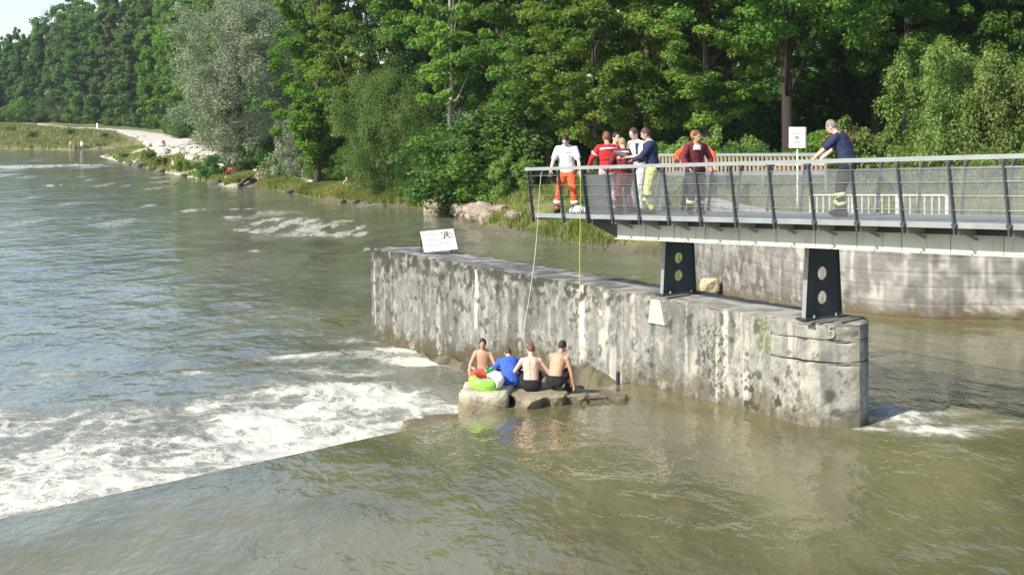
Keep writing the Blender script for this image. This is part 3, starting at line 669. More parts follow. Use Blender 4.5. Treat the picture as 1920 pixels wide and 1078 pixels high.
# ------------------------------------------------------------------ quay wall behind the channel
seg = np.r_[0, np.cumsum(np.hypot(*np.diff(WALL, axis=0).T))]
q = np.concatenate([np.linspace(seg[0], seg[2], 120)[:-1], np.arange(seg[2], seg[-1], 0.10)])
wx, wy = np.interp(q, seg, WALL[:, 0]), np.interp(q, seg, WALL[:, 1])
for _ in range(60):
    wx[1:-1] = 0.25 * wx[:-2] + 0.5 * wx[1:-1] + 0.25 * wx[2:]; wy[1:-1] = 0.25 * wy[:-2] + 0.5 * wy[1:-1] + 0.25 * wy[2:]
tx, ty = np.gradient(wx), np.gradient(wy); L = np.hypot(tx, ty); nx, ny = ty / L, -tx / L     # outward?
if nx[len(nx) // 2] * (0 - wx[len(nx) // 2]) + ny[len(nx) // 2] * (25 - wy[len(nx) // 2]) < 0: nx, ny = -nx, -ny
zs = np.arange(-2.0, 2.66, 0.07); nz = len(zs); n = len(q)
Q, Zg = np.repeat(q, nz), np.tile(zs, n)
dd = (fbm(Q * 2, Zg * 2, 0, 4, 91) - .5) * 0.12 - 0.012 * (np.abs((Zg * 2.2) % 1 - 0.5) > 0.42) + 0.05 * smooth(2.35, 2.40, Zg)
V1 = np.stack([np.repeat(wx, nz) + np.repeat(nx, nz) * (dd + 0.15 - Zg * 0.03), np.repeat(wy, nz) + np.repeat(ny, nz) * (dd + 0.15 - Zg * 0.03), Zg], 1)
stt = fbm(Q * 2.6, Zg * 0.25, 0, 4, 92); st2 = fbm(Q * 7, Zg * 0.5, 0, 3, 93); sp = fbm(Q * 5, Zg * 5, 0, 3, 94); big = fbm(Q * 0.35, Zg * 0.3, 0, 3, 95); hb = fbm(Q * 0.8, Zg * 5, 0, 3, 96)
cs_ = lambda q: np.clip((q - .5) * 1.8 + .5, 0, 1)
stt, st2, sp, big, hb = (cs_(a) for a in (stt, st2, sp, big, hb)); mo = cs_(fbm(Q * 2.2, Zg * 2.2, 0, 4, 98))
c = np.array([0.285, 0.272, 0.243])[None] * np.ones((len(Q), 1))
k = (smooth(0.40, 0.7, stt * .5 + big * .5) * 0.7)[:, None]; c = c * (1 - k) + np.array([0.165, 0.155, 0.14]) * k
k = (smooth(0.5, 0.7, hb) * 0.45)[:, None]; c = c * (1 - k) + np.array([0.19, 0.178, 0.16]) * k
k = (smooth(0.54, 0.68, st2 * .6 + stt * .4) * 0.75)[:, None]; c = c * (1 - k) + np.array([0.50, 0.47, 0.41]) * k
k = (smooth(seg[2] + 7.5, seg[2] + 10, Q) * 0.55)[:, None]; c = c * (1 - k) + np.array([0.16, 0.15, 0.14]) * k
k = (smooth(0.52, 0.75, mo) * 0.6)[:, None]; c = c * (1 - k) + np.array([0.115, 0.108, 0.095]) * k
k = (smooth(0.45, 0.2, mo) * smooth(0.4, 0.6, sp) * 0.5)[:, None]; c = c * (1 - k) + np.array([0.42, 0.40, 0.35]) * k
k = (smooth(0.50, 0.60, sp) * smooth(1.1, 0.4, Zg + (big - .5)) * 0.85)[:, None]; c = c * (1 - k) + np.array([0.09, 0.08, 0.06]) * k
wl = np.interp(Q, [0, seg[4], seg[7], seg[-1]], [0.0, 0.0, -0.45, -0.8])
k = (smooth(0.38, 0.05, Zg - wl + (sp - .5) * .6))[:, None]; c = c * (1 - k) + np.array([0.13, 0.10, 0.05]) * k
mt = 10; f = np.linspace(0, 1, mt); Xt = (wx[:, None] + nx[:, None] * (0.12 - f * 1.4)).ravel(); Yt = (wy[:, None] + ny[:, None] * (0.12 - f * 1.4)).ravel(); Zt = 2.64 + (fbm(Xt * 2, Yt * 2, 0, 3, 97) - .5) * .03
me = mesh_np('quay_wall', np.concatenate([V1, np.stack([Xt, Yt, Zt], 1)]), np.concatenate([grid_faces(n, nz), grid_faces(n, mt) + len(V1)]), M['concrete'], False)
attr_c(me, 'paint', np.concatenate([c, np.array([0.42, 0.40, 0.35])[None] * np.ones((len(Xt), 1))]))
o = link(bpy.data.objects.new('quay_wall', me)); tag(o, 'long streaked concrete quay wall behind the footbridge curving away to the left', 'wall')
p = onz(1330, 537, -0.25)
o = link(bpy.data.objects.new('boulder', lump_mesh('boulder', 7, (0.36, 0.34, 0.30), 3, 0.4, None, (0.46, 0.41, 0.27), (0.28, 0.25, 0.16)))); o.location = (p.x, p.y, -0.25); tag(o, 'yellowish boulder in the channel between the bridge leg and quay wall', 'boulder')

# ------------------------------------------------------------------ footbridge
YN, YF = -1.1, 1.5
def ze(x): return 3.977 + 0.0457 * x                 # underside of the deck edge plate (the walkway drops towards its free end)
bridge = empty('footbridge', P0, RZ)
tag(bridge, 'steel footbridge with net railings and pale beam reaching out over the pier', 'footbridge')
XL, XR, XB = pier_x(1001, YN), 13.0, pier_x(1165, -0.5)
def sheet(name, x0, x1, y0, y1, dz0, dz1, mat, parent=bridge):
    mb = MB(); mb.loft([[Vector((x, y, ze(x) + d)) for y, d in ((y0, dz0), (y1, dz0), (y1, dz1), (y0, dz1))] for x in (x0, x1)])
    return mb.build(name, mat, parent)
sheet('deck', XL, XR, YN + 0.06, YF - 0.06, 0.03, 0.085, M['deckplate'])
XM = pier_x(1108, YN)
for y in (YN, YF):
    sheet('edge_plate', XL, XR, y - 0.03, y + 0.03, 0.0, 0.10, M['galv'])
for y in (-0.55, 0.95):
    sheet('main_beam', XB, XR, y - 0.06, y + 0.06, -0.44, -0.135, M['beam'])
    sheet('beam_flange', XB - 0.01, XR, y - 0.13, y + 0.13, -0.465, -0.443, M['beam'])
    sheet('top_flange', XB - 0.6, XR, y - 0.10, y + 0.10, -0.132, -0.112, M['dark_steel'])
sheet('shade_strip', XB - 0.5, XR, -0.66, -0.50, -0.128, -0.004, M['dark_steel']); sheet('shade_strip', XB - 0.5, XR, 0.9, 1.06, -0.105, -0.004, M['dark_steel'])  # dark strips added to stand for the shadow gap below the deck
mb = MB()
xa, xb = XB - 0.95, XB - 0.01
mb.loft([[Vector((x, y, ze(x) + d)) for y, d in ((-0.60, -0.44 if x == xb else -0.16), (1.0, -0.44 if x == xb else -0.16), (1.0, -0.02), (-0.60, -0.02))] for x in (xa, xb)])
mb.build('end_bracket', M['dark_steel'], bridge)
sheet('end_beam', XL, XL + 0.06, YN + 0.05, YF - 0.05, -0.06, 0.09, M['galv'])
npx = [1003, 1060, 1107, 1152, 1203, 1258, 1318, 1384, 1456, 1531, 1611, 1698, 1794, 1897]
PX = [pier_x(p, YN) for p in npx]; dstep = PX[-1] - PX[-2]
PX += [PX[-1] + dstep * i for i in range(1, 4)]
LEAN = 0.17; RH = 1.145
bm_cb = MB()
for i, x in enumerate(PX):
    for sgn, y in ((-1, YN), (1, YF)):
        mb = MB(); mb.bar((x, y + sgn * 0.035, ze(x) - 0.10), (x, y + sgn * (0.035 + LEAN), ze(x) + RH - 0.03), 0.065 if i != 2 else 0.11, 0.035, (1, 0, 0))
        mb.box((x, y + sgn * (0.035 + LEAN), ze(x) + RH - 0.04), (0.09, 0.06, 0.07))
        mb.tube([(x, y + sgn * 0.02, ze(x) + 0.05), (x, y + sgn * 0.085, ze(x) + 0.05)], 0.05, 8)
        mb.build('rail_post', M['dark_steel'] if i in (0, 2) else M['post_steel'], bridge)
    if x > XB:
        mb = MB(); mb.bar((x, YN + 0.02, ze(x) - 0.045), (x, YF - 0.02, ze(x) - 0.045), 0.05, 0.13)
        mb.build('cross_beam', M['galv'], bridge)
        mb = MB(); mb.bar((x, YN - 0.01, ze(x) - 0.01), (x, -0.62, ze(x) - 0.20), 0.035, 0.05); mb.build('bracket', M['galv'], bridge)
for i in range(len(PX) - 1):
    x = (PX[i] + PX[i + 1]) / 2
    if x > XB + 0.3:
        mb = MB(); mb.box((x, -0.612, ze(x) - 0.29), (0.014, 0.008, 0.30)); mb.build('beam_seam', M['deckplate'], bridge)
ylean = YN - 0.035 - LEAN; yfl = YF + 0.035 + LEAN
XRL = pier_x(986, ylean)
def rail(name, a, b, dz, r, mat, y0, y1=None):
    mb = MB(); y1 = y0 if y1 is None else y1
    mb.tube([(a, y0, ze(a) + dz), (b, y1, ze(b) + dz)], r, 8, sq=0.8); return mb.build(name, mat, bridge, True)
for y in (ylean, yfl):
    mb = MB(); mb.loft([[Vector((x, y + a, ze(x) + RH + b)) for a, b in ((-0.04, -0.035), (0.04, -0.035), (0.045, 0.035), (-0.035, 0.04))] for x in (XRL, XR)])
    mb.build('handrail', M['galv'], bridge)
rail('handrail', XRL, XRL + 0.001, RH, 0.035, M['galv'], ylean, yfl)
mb = MB(); mb.tube([(XRL, ylean, ze(XRL) + RH), (XRL, yfl, ze(XRL) + RH)], 0.035, 8); mb.build('end_rail', M['galv'], bridge)
mb = MB(); mb.tube([(XRL + 0.03, ylean + 0.05, ze(XRL) + RH - 0.14), (XRL + 0.03, yfl - 0.05, ze(XRL) + RH - 0.14)], 0.02, 8); mb.build('end_rail', M['post_steel'], bridge)
for y, s in ((YN, -1), (YF, 1)):
    for h in (0.30, 0.53, 0.76, 0.98):
        yy = y + s * (0.05 + LEAN * h / RH); rail('wire', XRL if h > .9 else XL, XR, h, 0.007, M['wire'], yy)
    mb = MB(); xe = XM if s < 0 else XL
    vs = [Vector((x, y + s * (0.02 + LEAN * h / RH), ze(x) + h)) for x in (xe, XR) for h in (0.11, 0.97)]
    mb.add(vs, [(0, 1, 3, 2)]); mb.build('net_panel', M['net'], bridge)
xa = pier_x(1140, YN)
mb = MB(); mb.loft([[Vector((x, YN + 0.05 - LEAN * h / RH, ze(x) + h)) for x, h in ((XM, 0.1), (xa, 0.1), (xa, 0.98), (XM, 0.98))], [Vector((x, YN + 0.08 - LEAN * h / RH, ze(x) + h)) for x, h in ((XM, 0.1), (xa, 0.1), (xa, 0.98), (XM, 0.98))]])
mb.build('end_plate', m_plain('slate_plate', (0.10, 0.115, 0.13), 0.5, 0.1, 0.15, 4, 0.05), bridge)
def leg(xc, yc, zb, zt, wb, wt, holes):
    """tapered plate across the bridge with round holes and a small notch at the top"""
    def outline():
        return [(-wb / 2, zb), (wb / 2, zb), (wt / 2, zt), (0.07, zt), (0.0, zt - 0.07), (-0.07, zt), (-wt / 2, zt)]
    bm = bmesh.new(); out = outline(); t = 0.022; loops = []
    for sx in (-t, t):
        vo = [bm.verts.new((sx, a, b)) for a, b in out]; eo = [bm.edges.new((vo[i], vo[(i + 1) % len(vo)])) for i in range(len(vo))]; vh = []
        for cz, r in holes:
            hv = [bm.verts.new((sx, r * math.cos(k * math.pi / 12), cz + r * math.sin(k * math.pi / 12))) for k in range(24)]
            eo += [bm.edges.new((hv[i], hv[(i + 1) % 24])) for i in range(24)]; vh.append(hv)
        bmesh.ops.triangle_fill(bm, use_beauty=True, use_dissolve=False, edges=eo); loops.append([vo] + vh)
    for a, b in zip(*loops):
        for i in range(len(a)): bm.faces.new((a[i], a[(i + 1) % len(a)], b[(i + 1) % len(b)], b[i]))
    bmesh.ops.recalc_face_normals(bm, faces=bm.faces)
    me = bpy.data.meshes.new('support_leg'); bm.to_mesh(me); bm.free(); me.materials.append(M['dark_steel'])
    o = link(bpy.data.objects.new('support_leg', me), bridge); o.location = (xc, yc, 0)
    for s in (-1, 1):
        mb = MB(); mb.bar((0, s * wb / 2, zb), (0, s * wt / 2, zt), 0.012, 0.11, (1, 0, 0)); mb.build('leg_flange', M['post_steel'] if s > 0 else M['galv'], o)
    mb = MB(); mb.box((0, 0, zb - 0.02), (0.3, wb + 0.16, 0.035)); mb.build('base_plate', M['dark_steel'], o)
    for yy in (-0.3, 0.3):
        mb = MB(); mb.tube([(0.09, yy, zb), (0.09, yy, zb + 0.05)], 0.025, 6); mb.build('anchor_bolt', M['galv'], o)
x2 = -0.12; leg(x2, 0.72, ZT + 0.05, ze(x2) - 0.44, 1.00, 0.80, ((2.42, 0.135), (2.90, 0.135)))
x1 = -4.62; leg(x1, 0.72, ZT + 0.05, ze(x1) - 0.44, 0.96, 0.80, ((2.43, 0.125), (2.83, 0.125)))
for (cx, cy, L_2, ry) in ((-0.1, 0.35, 1.1, 0.05), (0.0, 0.6, 1.2, -0.05), (0.1, 0.9, 1.0, 0.1), (-4.6, 0.35, 0.8, 0.0)):
    mb = MB(); mb.box((0, 0, 0), (0.16, L_2, 0.03)); o = mb.build('timber_board', m_plain('grey_timber', (0.16, 0.145, 0.12), 0.9, 0, 0.3, 8, 0.4)); 
    p = pier_pt(cx + 0.25, cy + 0.1, ZT + 0.012); o.location = p; o.rotation_euler = (0, 0, RZ + ry + 0.2)
    tag(o, 'grey weathered timber board lying on the pier top beside a bridge leg', 'board', 'boards on the pier top')

# ropes let down from the platform
def rope(name, pts, r, mat, label):
    P = [Vector(p) for p in pts]; Q = []
    for i in range(len(P) - 1):
        a, b, c, d = P[max(i - 1, 0)], P[i], P[i + 1], P[min(i + 2, len(P) - 1)]
        for k in range(8):
            t = k / 8; Q.append(0.5 * ((2 * b) + (c - a) * t + (2 * a - 5 * b + 4 * c - d) * t * t + (3 * b - a - 3 * c + d) * t ** 3))
    Q.append(P[-1]); mb = MB(); mb.tube(Q, r, 6); o = mb.build(name, mat, None, True); return tag(o, label, 'rope')
Dr = pier_pt(pier_x(1012, ylean), ylean).y
rope('rope', [at(1040, Dr + .3, 316), at(1018, Dr, 321), at(1013, Dr - 0.05, 345), at(1008, Dr, 420), at(1003, Dr - .2, 480), at(992, Dr - 0.6, 560), at(984, Dr - 1.0, 605), at(981, Dr - 1.2, 640)], 0.009, M['rope_white'], 'pale rope hanging from the platform railing down towards the bathers')
Dr = pier_pt(pier_x(1087, ylean), ylean).y
rope('rope', [at(1082, Dr + .2, 318), at(1088, Dr, 325), at(1088, Dr, 400), at(1087, Dr, 470), at(1087, Dr, 540), at(1086, Dr - .1, 560)], 0.008, M['rope_yellow'], 'thin yellow rope hanging straight down from the platform over the pier')
mb = MB()
for (a, b, c, r) in ((0, 0, 0.10, 0.13), (0.12, 0.03, 0.08, 0.10), (-0.13, 0.02, 0.07, 0.09), (0.22, -0.03, 0.05, 0.07)):
    mb.ell((a, b, c), (r, r * 0.8, r * 0.8))
o = mb.build('bag', M['c_white'], None, True); x = pier_x(1085, -0.75); o.location = pier_pt(x, -0.75, ze(x) + 0.085); tag(o, 'crumpled white bag on the platform beside the orange trousers', 'bag')

# ------------------------------------------------------------------ sign on the pier, sign on the bank
sg_ = empty('warning_sign', (0, 0, 0)); D = 41.6
pa, pb = at(795, 40.9, 474), at(857, 42.0, 470)
base = (pa + pb) / 2; base.z = ZT + 0.03; ex = Vector((pb.x - pa.x, pb.y - pa.y, 0)); wS = 1.02; ex.normalize()
ex = Vector((0.985, 0.17, 0)).normalized(); ey = Vector((-ex.y, ex.x, 0)); tilt = math.radians(16)
up = (Vector((0, 0, 1)) * math.cos(tilt) + ey * math.sin(tilt)).normalized(); rl = math.radians(4.5)
exr = ex * math.cos(rl) + up * math.sin(rl); upr = up * math.cos(rl) - ex * math.sin(rl) ; upr = (upr - ex * 0.10).normalized()
nn = exr.cross(upr).normalized()
base = at(796, 41.0, 473)
sg_.location = base
def sp(u, v, d=0.0): return exr * u + upr * v + nn * d
def splate(name, u0, u1, v0, v1, d0, d1, mat):
    mb = MB(); mb.loft([[sp(u, v, d) for u, v in ((u0, v0), (u1, v0), (u1, v1), (u0, v1))] for d in (d0, d1)]); return mb.build(name, mat, sg_)
SW, SH = 0.98, 0.62
splate('board', 0, SW, 0, SH, -0.02, 0.0, M['white'])
for i, (u0, u1, v) in enumerate(((0.05, 0.50, 0.50), (0.13, 0.45, 0.345), (0.06, 0.53, 0.20), (0.60, 0.90, 0.215), (0.06, 0.48, 0.085))):
    nw = 6; uu = u0; rr = random.Random(i)
    while uu < u1 - 0.03:
        l = min(rr.uniform(0.05, 0.12), u1 - uu); splate('print_line', uu, uu + l, v - (0.024 if i < 4 else .01), v + (0.024 if i < 4 else .01), 0.001, 0.003, M['print_grey']); uu += l + 0.016
# pictogram: a figure in dark strokes with a red bar across it
def sstroke(a, b, w, mat, d=0.004):
    mb = MB(); mb.bar(sp(a[0], a[1], d), sp(b[0], b[1], d), w, 0.003, nn); return mb.build('pictogram', mat, sg_)
for a, b in (((0.68, 0.53), (0.80, 0.535)), ((0.70, 0.52), (0.68, 0.42)), ((0.68, 0.42), (0.63, 0.34)), ((0.76, 0.52), (0.77, 0.43)), ((0.77, 0.43), (0.84, 0.34)), ((0.70, 0.46), (0.77, 0.46))): sstroke(a, b, 0.028, M['print_black'])
for a, b in (((0.80, 0.54), (0.74, 0.40)), ((0.66, 0.36), (0.86, 0.52)), ((0.87, 0.5), (0.88, 0.34))): sstroke(a, b, 0.018, M['print_red'], 0.007)
mb = MB(); mb.tube([sp(0.615, 0.515, 0.001), sp(0.615, 0.515, 0.005)], 0.025, 12); mb.build('pictogram', M['print_black'], sg_)
for u in (0.04, SW - 0.02):
    mb = MB(); q0 = sp(u, SH * 0.9, -0.03); q1 = Vector((q0.x, q0.y, 0)) + ey * 0.28; q1.z = ZT - base.z + 0.0
    mb.bar(q0, q1, 0.03, 0.03, ex); mb.bar(sp(u, 0, -0.03) + Vector((0, 0, -0.06)), sp(u, SH * 0.95, -0.03), 0.03, 0.02, ey); mb.build('strut', M['dark_steel'], sg_)
tag(sg_, 'tilted white warning sign with grey text lines and a pictogram standing on the pier', 'sign')
# box sign on the bank
D = 52.0; p = at(1495, D, 300); zg = gz(p.x, p.y)
bs = empty('box_sign', (p.x, p.y, zg), -0.35); tag(bs, 'pale box shaped notice on a thin post behind the footbridge railing', 'sign')
zc = HC - (258 - HY) / F * D - zg
mb = MB(); mb.tube([(0, 0.05, 0), (0, 0.05, zc)], 0.035, 8); mb.build('post', M['white'], bs)
mb = MB(); mb.box((0, 0.10, zc), (0.60, 0.34, 0.76)); mb.build('box', m_plain('off_white_box', (0.70, 0.68, 0.60), 0.6, 0, 0.06, 5, 0.05), bs)
for (x, z, w, h) in ((-0.02, 0.2, 0.24, 0.03), (-0.02, 0.13, 0.34, 0.03), (-0.0, 0.0, 0.16, 0.12), (0.0, -0.14, 0.3, 0.03), (0, -0.2, 0.22, 0.03)):
    mb = MB(); mb.box((x, -0.075, zc + z), (w, 0.008, h)); mb.build('print_line', m_plain('faint_print', (0.25, 0.24, 0.22), 0.7, 0, 0.1, 20, 0), bs)
mb = MB(); mb.box((0.303, 0.12, zc + 0.1), (0.012, 0.16, 0.14)); mb.build('vent', M['print_grey'], bs)
# picket fence across the bank behind the bridge
def picket_fence(name, label, pa, pb, D0, D1, ytop, ybot, step, mats, thick, grp=None, pw=0.035):
    a = at(pa, D0, ytop[0]); b = at(pb, D1, ytop[1]); za, zb = HC - (ybot[0] - HY) / F * D0, HC - (ybot[1] - HY) / F * D1
    r = empty(name, (a.x, a.y, min(za, gz(a.x, a.y)))); tag(r, label, 'fence'); o_ = r.location.copy()
    A0, B0 = Vector((a.x, a.y, za)), Vector((b.x, b.y, zb))
    mb = MB(); mb.bar(a - o_, b - o_, 0.10, thick[0]); mb.build('top_rail', mats[0], r)
    mb = MB(); mb.bar(A0 - o_, B0 - o_, 0.10, thick[1]); mb.build('bottom_rail', mats[1], r)
    n = int((b - a).length / step); me = None
    for i in range(n + 1):
        t = i / n; q0, q1 = A0.lerp(B0, t), a.lerp(b, t); h = q1.z - q0.z
        mb = MB(); mb.bar(q0 - o_, q1 - o_, pw, 0.035); mb.build('picket', mats[2], r)
    for t in (0.0, 0.33, 0.66, 1.0):
        q0, q1 = A0.lerp(B0, t), a.lerp(b, t); g0 = Vector((q0.x, q0.y, min(q0.z, gz(q0.x, q0.y)) - 0.1)); mb = MB(); mb.bar(g0 - o_, q1 - o_, 0.08, 0.08); mb.build('fence_post', mats[0], r)
    return r
picket_fence('picket_fence', 'long rusty picket fence with pale rails on the bank behind the footbridge', 1236, 1548, 71, 60, (291, 290), (326, 324), 0.30, (M['galv'], M['galv'], M['rust']), (0.14, 0.17), None, 0.10)
mb = MB(); a, b = at(1236, 71, 309), at(1548, 60, 308); r_ = bpy.data.objects['picket_fence']; mb.bar(a - r_.location, b - r_.location, 0.06, 0.12); mb.build('middle_rail', M['rust'], r_)
# low pale barrier on the quay
picket_fence('low_barrier', 'low pale steel barrier with upright bars lying along the quay edge', 1520, 1775, 47.5, 43.0, (366, 366), (406, 409), 0.27, (M['white'], M['galv'], M['white']), (0.05, 0.05))

# ------------------------------------------------------------------ people
_dg = None
def remesh(mb, voxel, mats, sm=2):
    """fuse overlapping closed shapes into one continuous skin"""
    me = mb.mesh('tmp', mats[0]); o = bpy.data.objects.new('tmp', me); COL.objects.link(o)
    md = o.modifiers.new('r', 'REMESH'); md.mode = 'VOXEL'; md.voxel_size = voxel; md.use_smooth_shade = True
    m2 = o.modifiers.new('s', 'SMOOTH'); m2.factor = 0.5; m2.iterations = sm
    dg = bpy.context.evaluated_depsgraph_get(); dg.update()
    r = bpy.data.meshes.new_from_object(o.evaluated_get(dg)); bpy.data.objects.remove(o); bpy.data.meshes.remove(me)
    r.polygons.foreach_set('use_smooth', [True] * len(r.polygons)); r.materials.clear()
    for m in mats: r.materials.append(m)
    return r
def ik(a, b, l1, l2, pole):
    """middle joint of a two bone chain from a towards b; returns joint and reachable end"""
    d = b - a; L = d.length; mx = (l1 + l2) * 0.995
    if L > mx: b = a + d * (mx / L); d = b - a; L = mx
    dn = d / L; x = (l1 * l1 - l2 * l2 + L * L) / (2 * L); h = math.sqrt(max(l1 * l1 - x * x, 0))
    p = Vector(pole) - dn * Vector(pole).dot(dn)
    if p.length < 1e-4: p = Vector((0, 1, 0.01))
    p.normalize(); return a + dn * x + p * h, b
def ering(c, r, f, u_r, u_f, n=16):
    return [c + u_r * (r * math.cos(2 * math.pi * k / n)) + u_f * (f * math.sin(2 * math.pi * k / n)) for k in range(n)]
def person(name_label, loc, yaw, H=1.76, hip=None, lean=0.0, twist=0.0, side=0.0, hands=((-0.25, 0.1, 0.85), (0.25, 0.1, 0.85)), elbow=((-1, -0.6, -0.3), (1, -0.6, -0.3)),
           feet=((-0.12, 0.0, 0.0), (0.12, 0.05, 0.0)), knee=((-0.15, 1, 0), (0.15, 1, 0)), head_pitch=0.0, head_yaw=0.0, skin='skin_mid', hair='hair_brown', hairlen=1.0,
           top=None, sleeve='long', trousers=None, shorts=False, shoes=None, bands=(), extras=(), build_=1.0, group=None, cap=None, detail=True):
    """pose given in metres for a 1.76 m person, local frame: x right, y forwards, z up"""
    s = H / 1.76
    root = empty('person', loc, yaw); root.scale = (s, s, s); tag(root, name_label, 'person', group)
    hp = Vector(hip if hip else (0, 0, 0.93)); X0 = Vector((1, 0, 0))
    def rot(v, a, tw=0.0, sd_=0.0):
        m_ = Matrix.Rotation(tw, 3, 'Z') @ Matrix.Rotation(sd_, 3, 'Y') @ Matrix.Rotation(-a, 3, 'X'); return m_ @ Vector(v)
    fr = []                                                   # spine frames: centre, right, forward
    p = hp.copy(); cur = []
    spec = [(0.0, 0.0, .165, .115), (0.10, 0.45, .155, .108), (0.12, 0.7, .148, .100), (0.12, 0.95, .165, .112), (0.11, 1.1, .178, .115), (0.07, 1.2, .160, .098), (0.045, 1.25, .085, .07)]
    for dz, k, r, f in spec:
        a = lean * k; p = p + rot((0, 0, dz), a, twist * k, side * k)
        cur.append((p.copy(), rot((1, 0, 0), a, twist * k, side * k), rot((0, 1, 0), a, twist * k, side * k), r * build_, f * build_))
    neck = cur[-1][0]; upv = rot((0, 0, 1), lean * 1.2, twist * 1.25, side)
    sc_, sr, sf = cur[4][0] + upv * 0.035, cur[4][1], cur[4][2]
    sh = [sc_ - sr * 0.178 * build_, sc_ + sr * 0.178 * build_]
    hj = [hp - X0 * 0.09, hp + X0 * 0.09]
    el, wr = [], []
    for i in (0, 1):
        e, w_ = ik(sh[i], Vector(hands[i]), 0.295, 0.255, elbow[i]); el.append(e); wr.append(w_)
    kn, an = [], []
    for i in (0, 1):
        k_, a_ = ik(hj[i] - Vector((0, 0, 0.02)), Vector(feet[i]) + Vector((0, 0, 0.085)), 0.43, 0.42, knee[i]); kn.append(k_); an.append(a_)
    hR = Matrix.Rotation(twist + head_yaw, 3, 'Z') @ Matrix.Rotation(head_pitch, 3, 'X')
    hc = neck + upv * 0.055 + hR @ Vector((0, 0.02, 0.105))
    B = MB()
    B.loft([ering(hp - Vector((0, 0, 0.09)), .12, .09, X0, Vector((0, 1, 0)))] + [ering(c, r, f, a, b) for c, a, b, r, f in cur])
    for q_ in sh: B.caps(neck - upv * 0.015, q_.lerp(neck, 0.25) - upv * 0.01, 0.055, 0.05)
    B.caps(neck - upv * 0.03, hc - hR @ Vector((0, 0.01, 0.06)), 0.058, 0.052)
    B.ell(hc, (0.076, 0.094, 0.112), hR); B.ell(hc + hR @ Vector((0, 0.035, -0.065)), (0.052, 0.058, 0.052), hR)
    B.ell(hc + hR @ Vector((0, 0.098, -0.02)), (0.015, 0.02, 0.024), hR, 8, 6)
    for sx in (-1, 1): B.ell(hc + hR @ Vector((sx * 0.078, -0.005, -0.012)), (0.012, 0.022, 0.032), hR, 8, 6)
    for i in (0, 1):
        B.caps(sc_ + (sh[i] - sc_) * 0.45, sh[i], 0.075, 0.062); B.caps(sh[i], sh[i].lerp(el[i], 0.5), 0.058, 0.050); B.caps(sh[i].lerp(el[i], 0.5), el[i], 0.050, 0.042)
        B.caps(el[i], el[i].lerp(wr[i], 0.35), 0.042, 0.043); B.caps(el[i].lerp(wr[i], 0.35), wr[i], 0.043, 0.028)
        B.caps(hj[i], hj[i].lerp(kn[i], 0.5), 0.098 * build_, 0.078 * build_); B.caps(hj[i].lerp(kn[i], 0.5), kn[i], 0.078 * build_, 0.056)
        B.caps(kn[i], kn[i].lerp(an[i], 0.35), 0.055, 0.058); B.caps(kn[i].lerp(an[i], 0.35), an[i], 0.058, 0.038)
        fdir = (kn[i] - an[i]); fd = Vector(knee[i]); fd.z = 0; fd = fd.normalized() if fd.length > 0.01 else Vector((0, 1, 0))
        B.caps(an[i] - Vector((0, 0, 0.035)) - fd * 0.03, an[i] - Vector((0, 0, 0.05)) + fd * 0.14, 0.042, 0.030)
        hd = (wr[i] - el[i]).normalized(); hs = hd.cross(Vector((0, 0, 1))); hs = hs.normalized() if hs.length > .1 else Vector((1, 0, 0))
        B.ell(wr[i] + hd * 0.05, (0.040, 0.052, 0.018), Matrix((hs, hd, hs.cross(hd))).transposed(), 10, 7)
    me = remesh(B, 0.013 if detail else 0.022, [M[skin], M['print_black']], 2)
    n_ = len(me.vertices); co = np.zeros(n_ * 3, np.float32); me.vertices.foreach_get('co', co); co = co.reshape(-1, 3); no = np.zeros(n_ * 3, np.float32); me.vertices.foreach_get('normal', no); no = no.reshape(-1, 3)
    if top is None and detail:                                # spine groove, shoulder blades and ribs of a bare back
        c0, c6 = cur[0][0], cur[6][0]; ax = (c6 - c0); t_ = ((co - np.array(c0)) @ np.array(ax)) / ax.length_squared; cx_ = c0.x + (c6.x - c0.x) * t_; dx_ = co[:, 0] - cx_
        back = smooth(-0.2, -0.6, no[:, 1]) * smooth(0.02, 0.12, t_) * smooth(1.0, 0.9, t_)
        dd_ = back * (-0.011 * np.exp(-(dx_ / 0.020) ** 2) + 0.012 * np.exp(-((np.abs(dx_) - 0.085) / 0.035) ** 2 - ((t_ - 0.76) / 0.10) ** 2) - 0.006 * np.exp(-((np.abs(dx_) - 0.06) / 0.03) ** 2 - ((t_ - 0.52) / 0.08) ** 2))
        co = co + no * dd_[:, None]; me.vertices.foreach_set('co', co.astype(np.float32).ravel())
    bm = bmesh.new(); bm.from_mesh(me)
    Fg = MB()
    for i in (0, 1):
        hd = (wr[i] - el[i]).normalized(); hs = hd.cross(Vector((0, 0, 1))); hs = hs.normalized() if hs.length > .1 else Vector((1, 0, 0)); hn = hs.cross(hd)
        if hn.z > 0: hn = -hn
        for j, (o_, l) in enumerate(((-0.030, 0.066), (-0.010, 0.076), (0.010, 0.072), (0.029, 0.056))):
            b0 = wr[i] + hd * 0.075 + hs * o_; b1 = b0 + hd * l * 0.5 + hn * l * 0.12; b2 = b1 + hd * l * 0.38 + hn * l * 0.35; Fg.tube([b0, b1, b2], [0.0095, 0.009, 0.007], 6)
        sgn = 1 if i == 0 else -1; b0 = wr[i] + hd * 0.025 + hs * (0.034 * sgn); b1 = b0 + hd * 0.03 + hs * (0.022 * sgn) + hn * 0.01; Fg.tube([b0, b1, b1 + hd * 0.026 + hn * 0.012], [0.012, 0.010, 0.008], 6)
    Fg.cur = 1
    for sx in (-1, 1): Fg.ell(hc + hR @ Vector((sx * 0.031, 0.082, 0.012)), (0.012, 0.010, 0.007), hR, 8, 5)
    if detail:
        tm = Fg.mesh('t', [M[skin], M['print_black']], True); bm.from_mesh(tm); bm.to_mesh(me); bpy.data.meshes.remove(tm)
    bm.free()
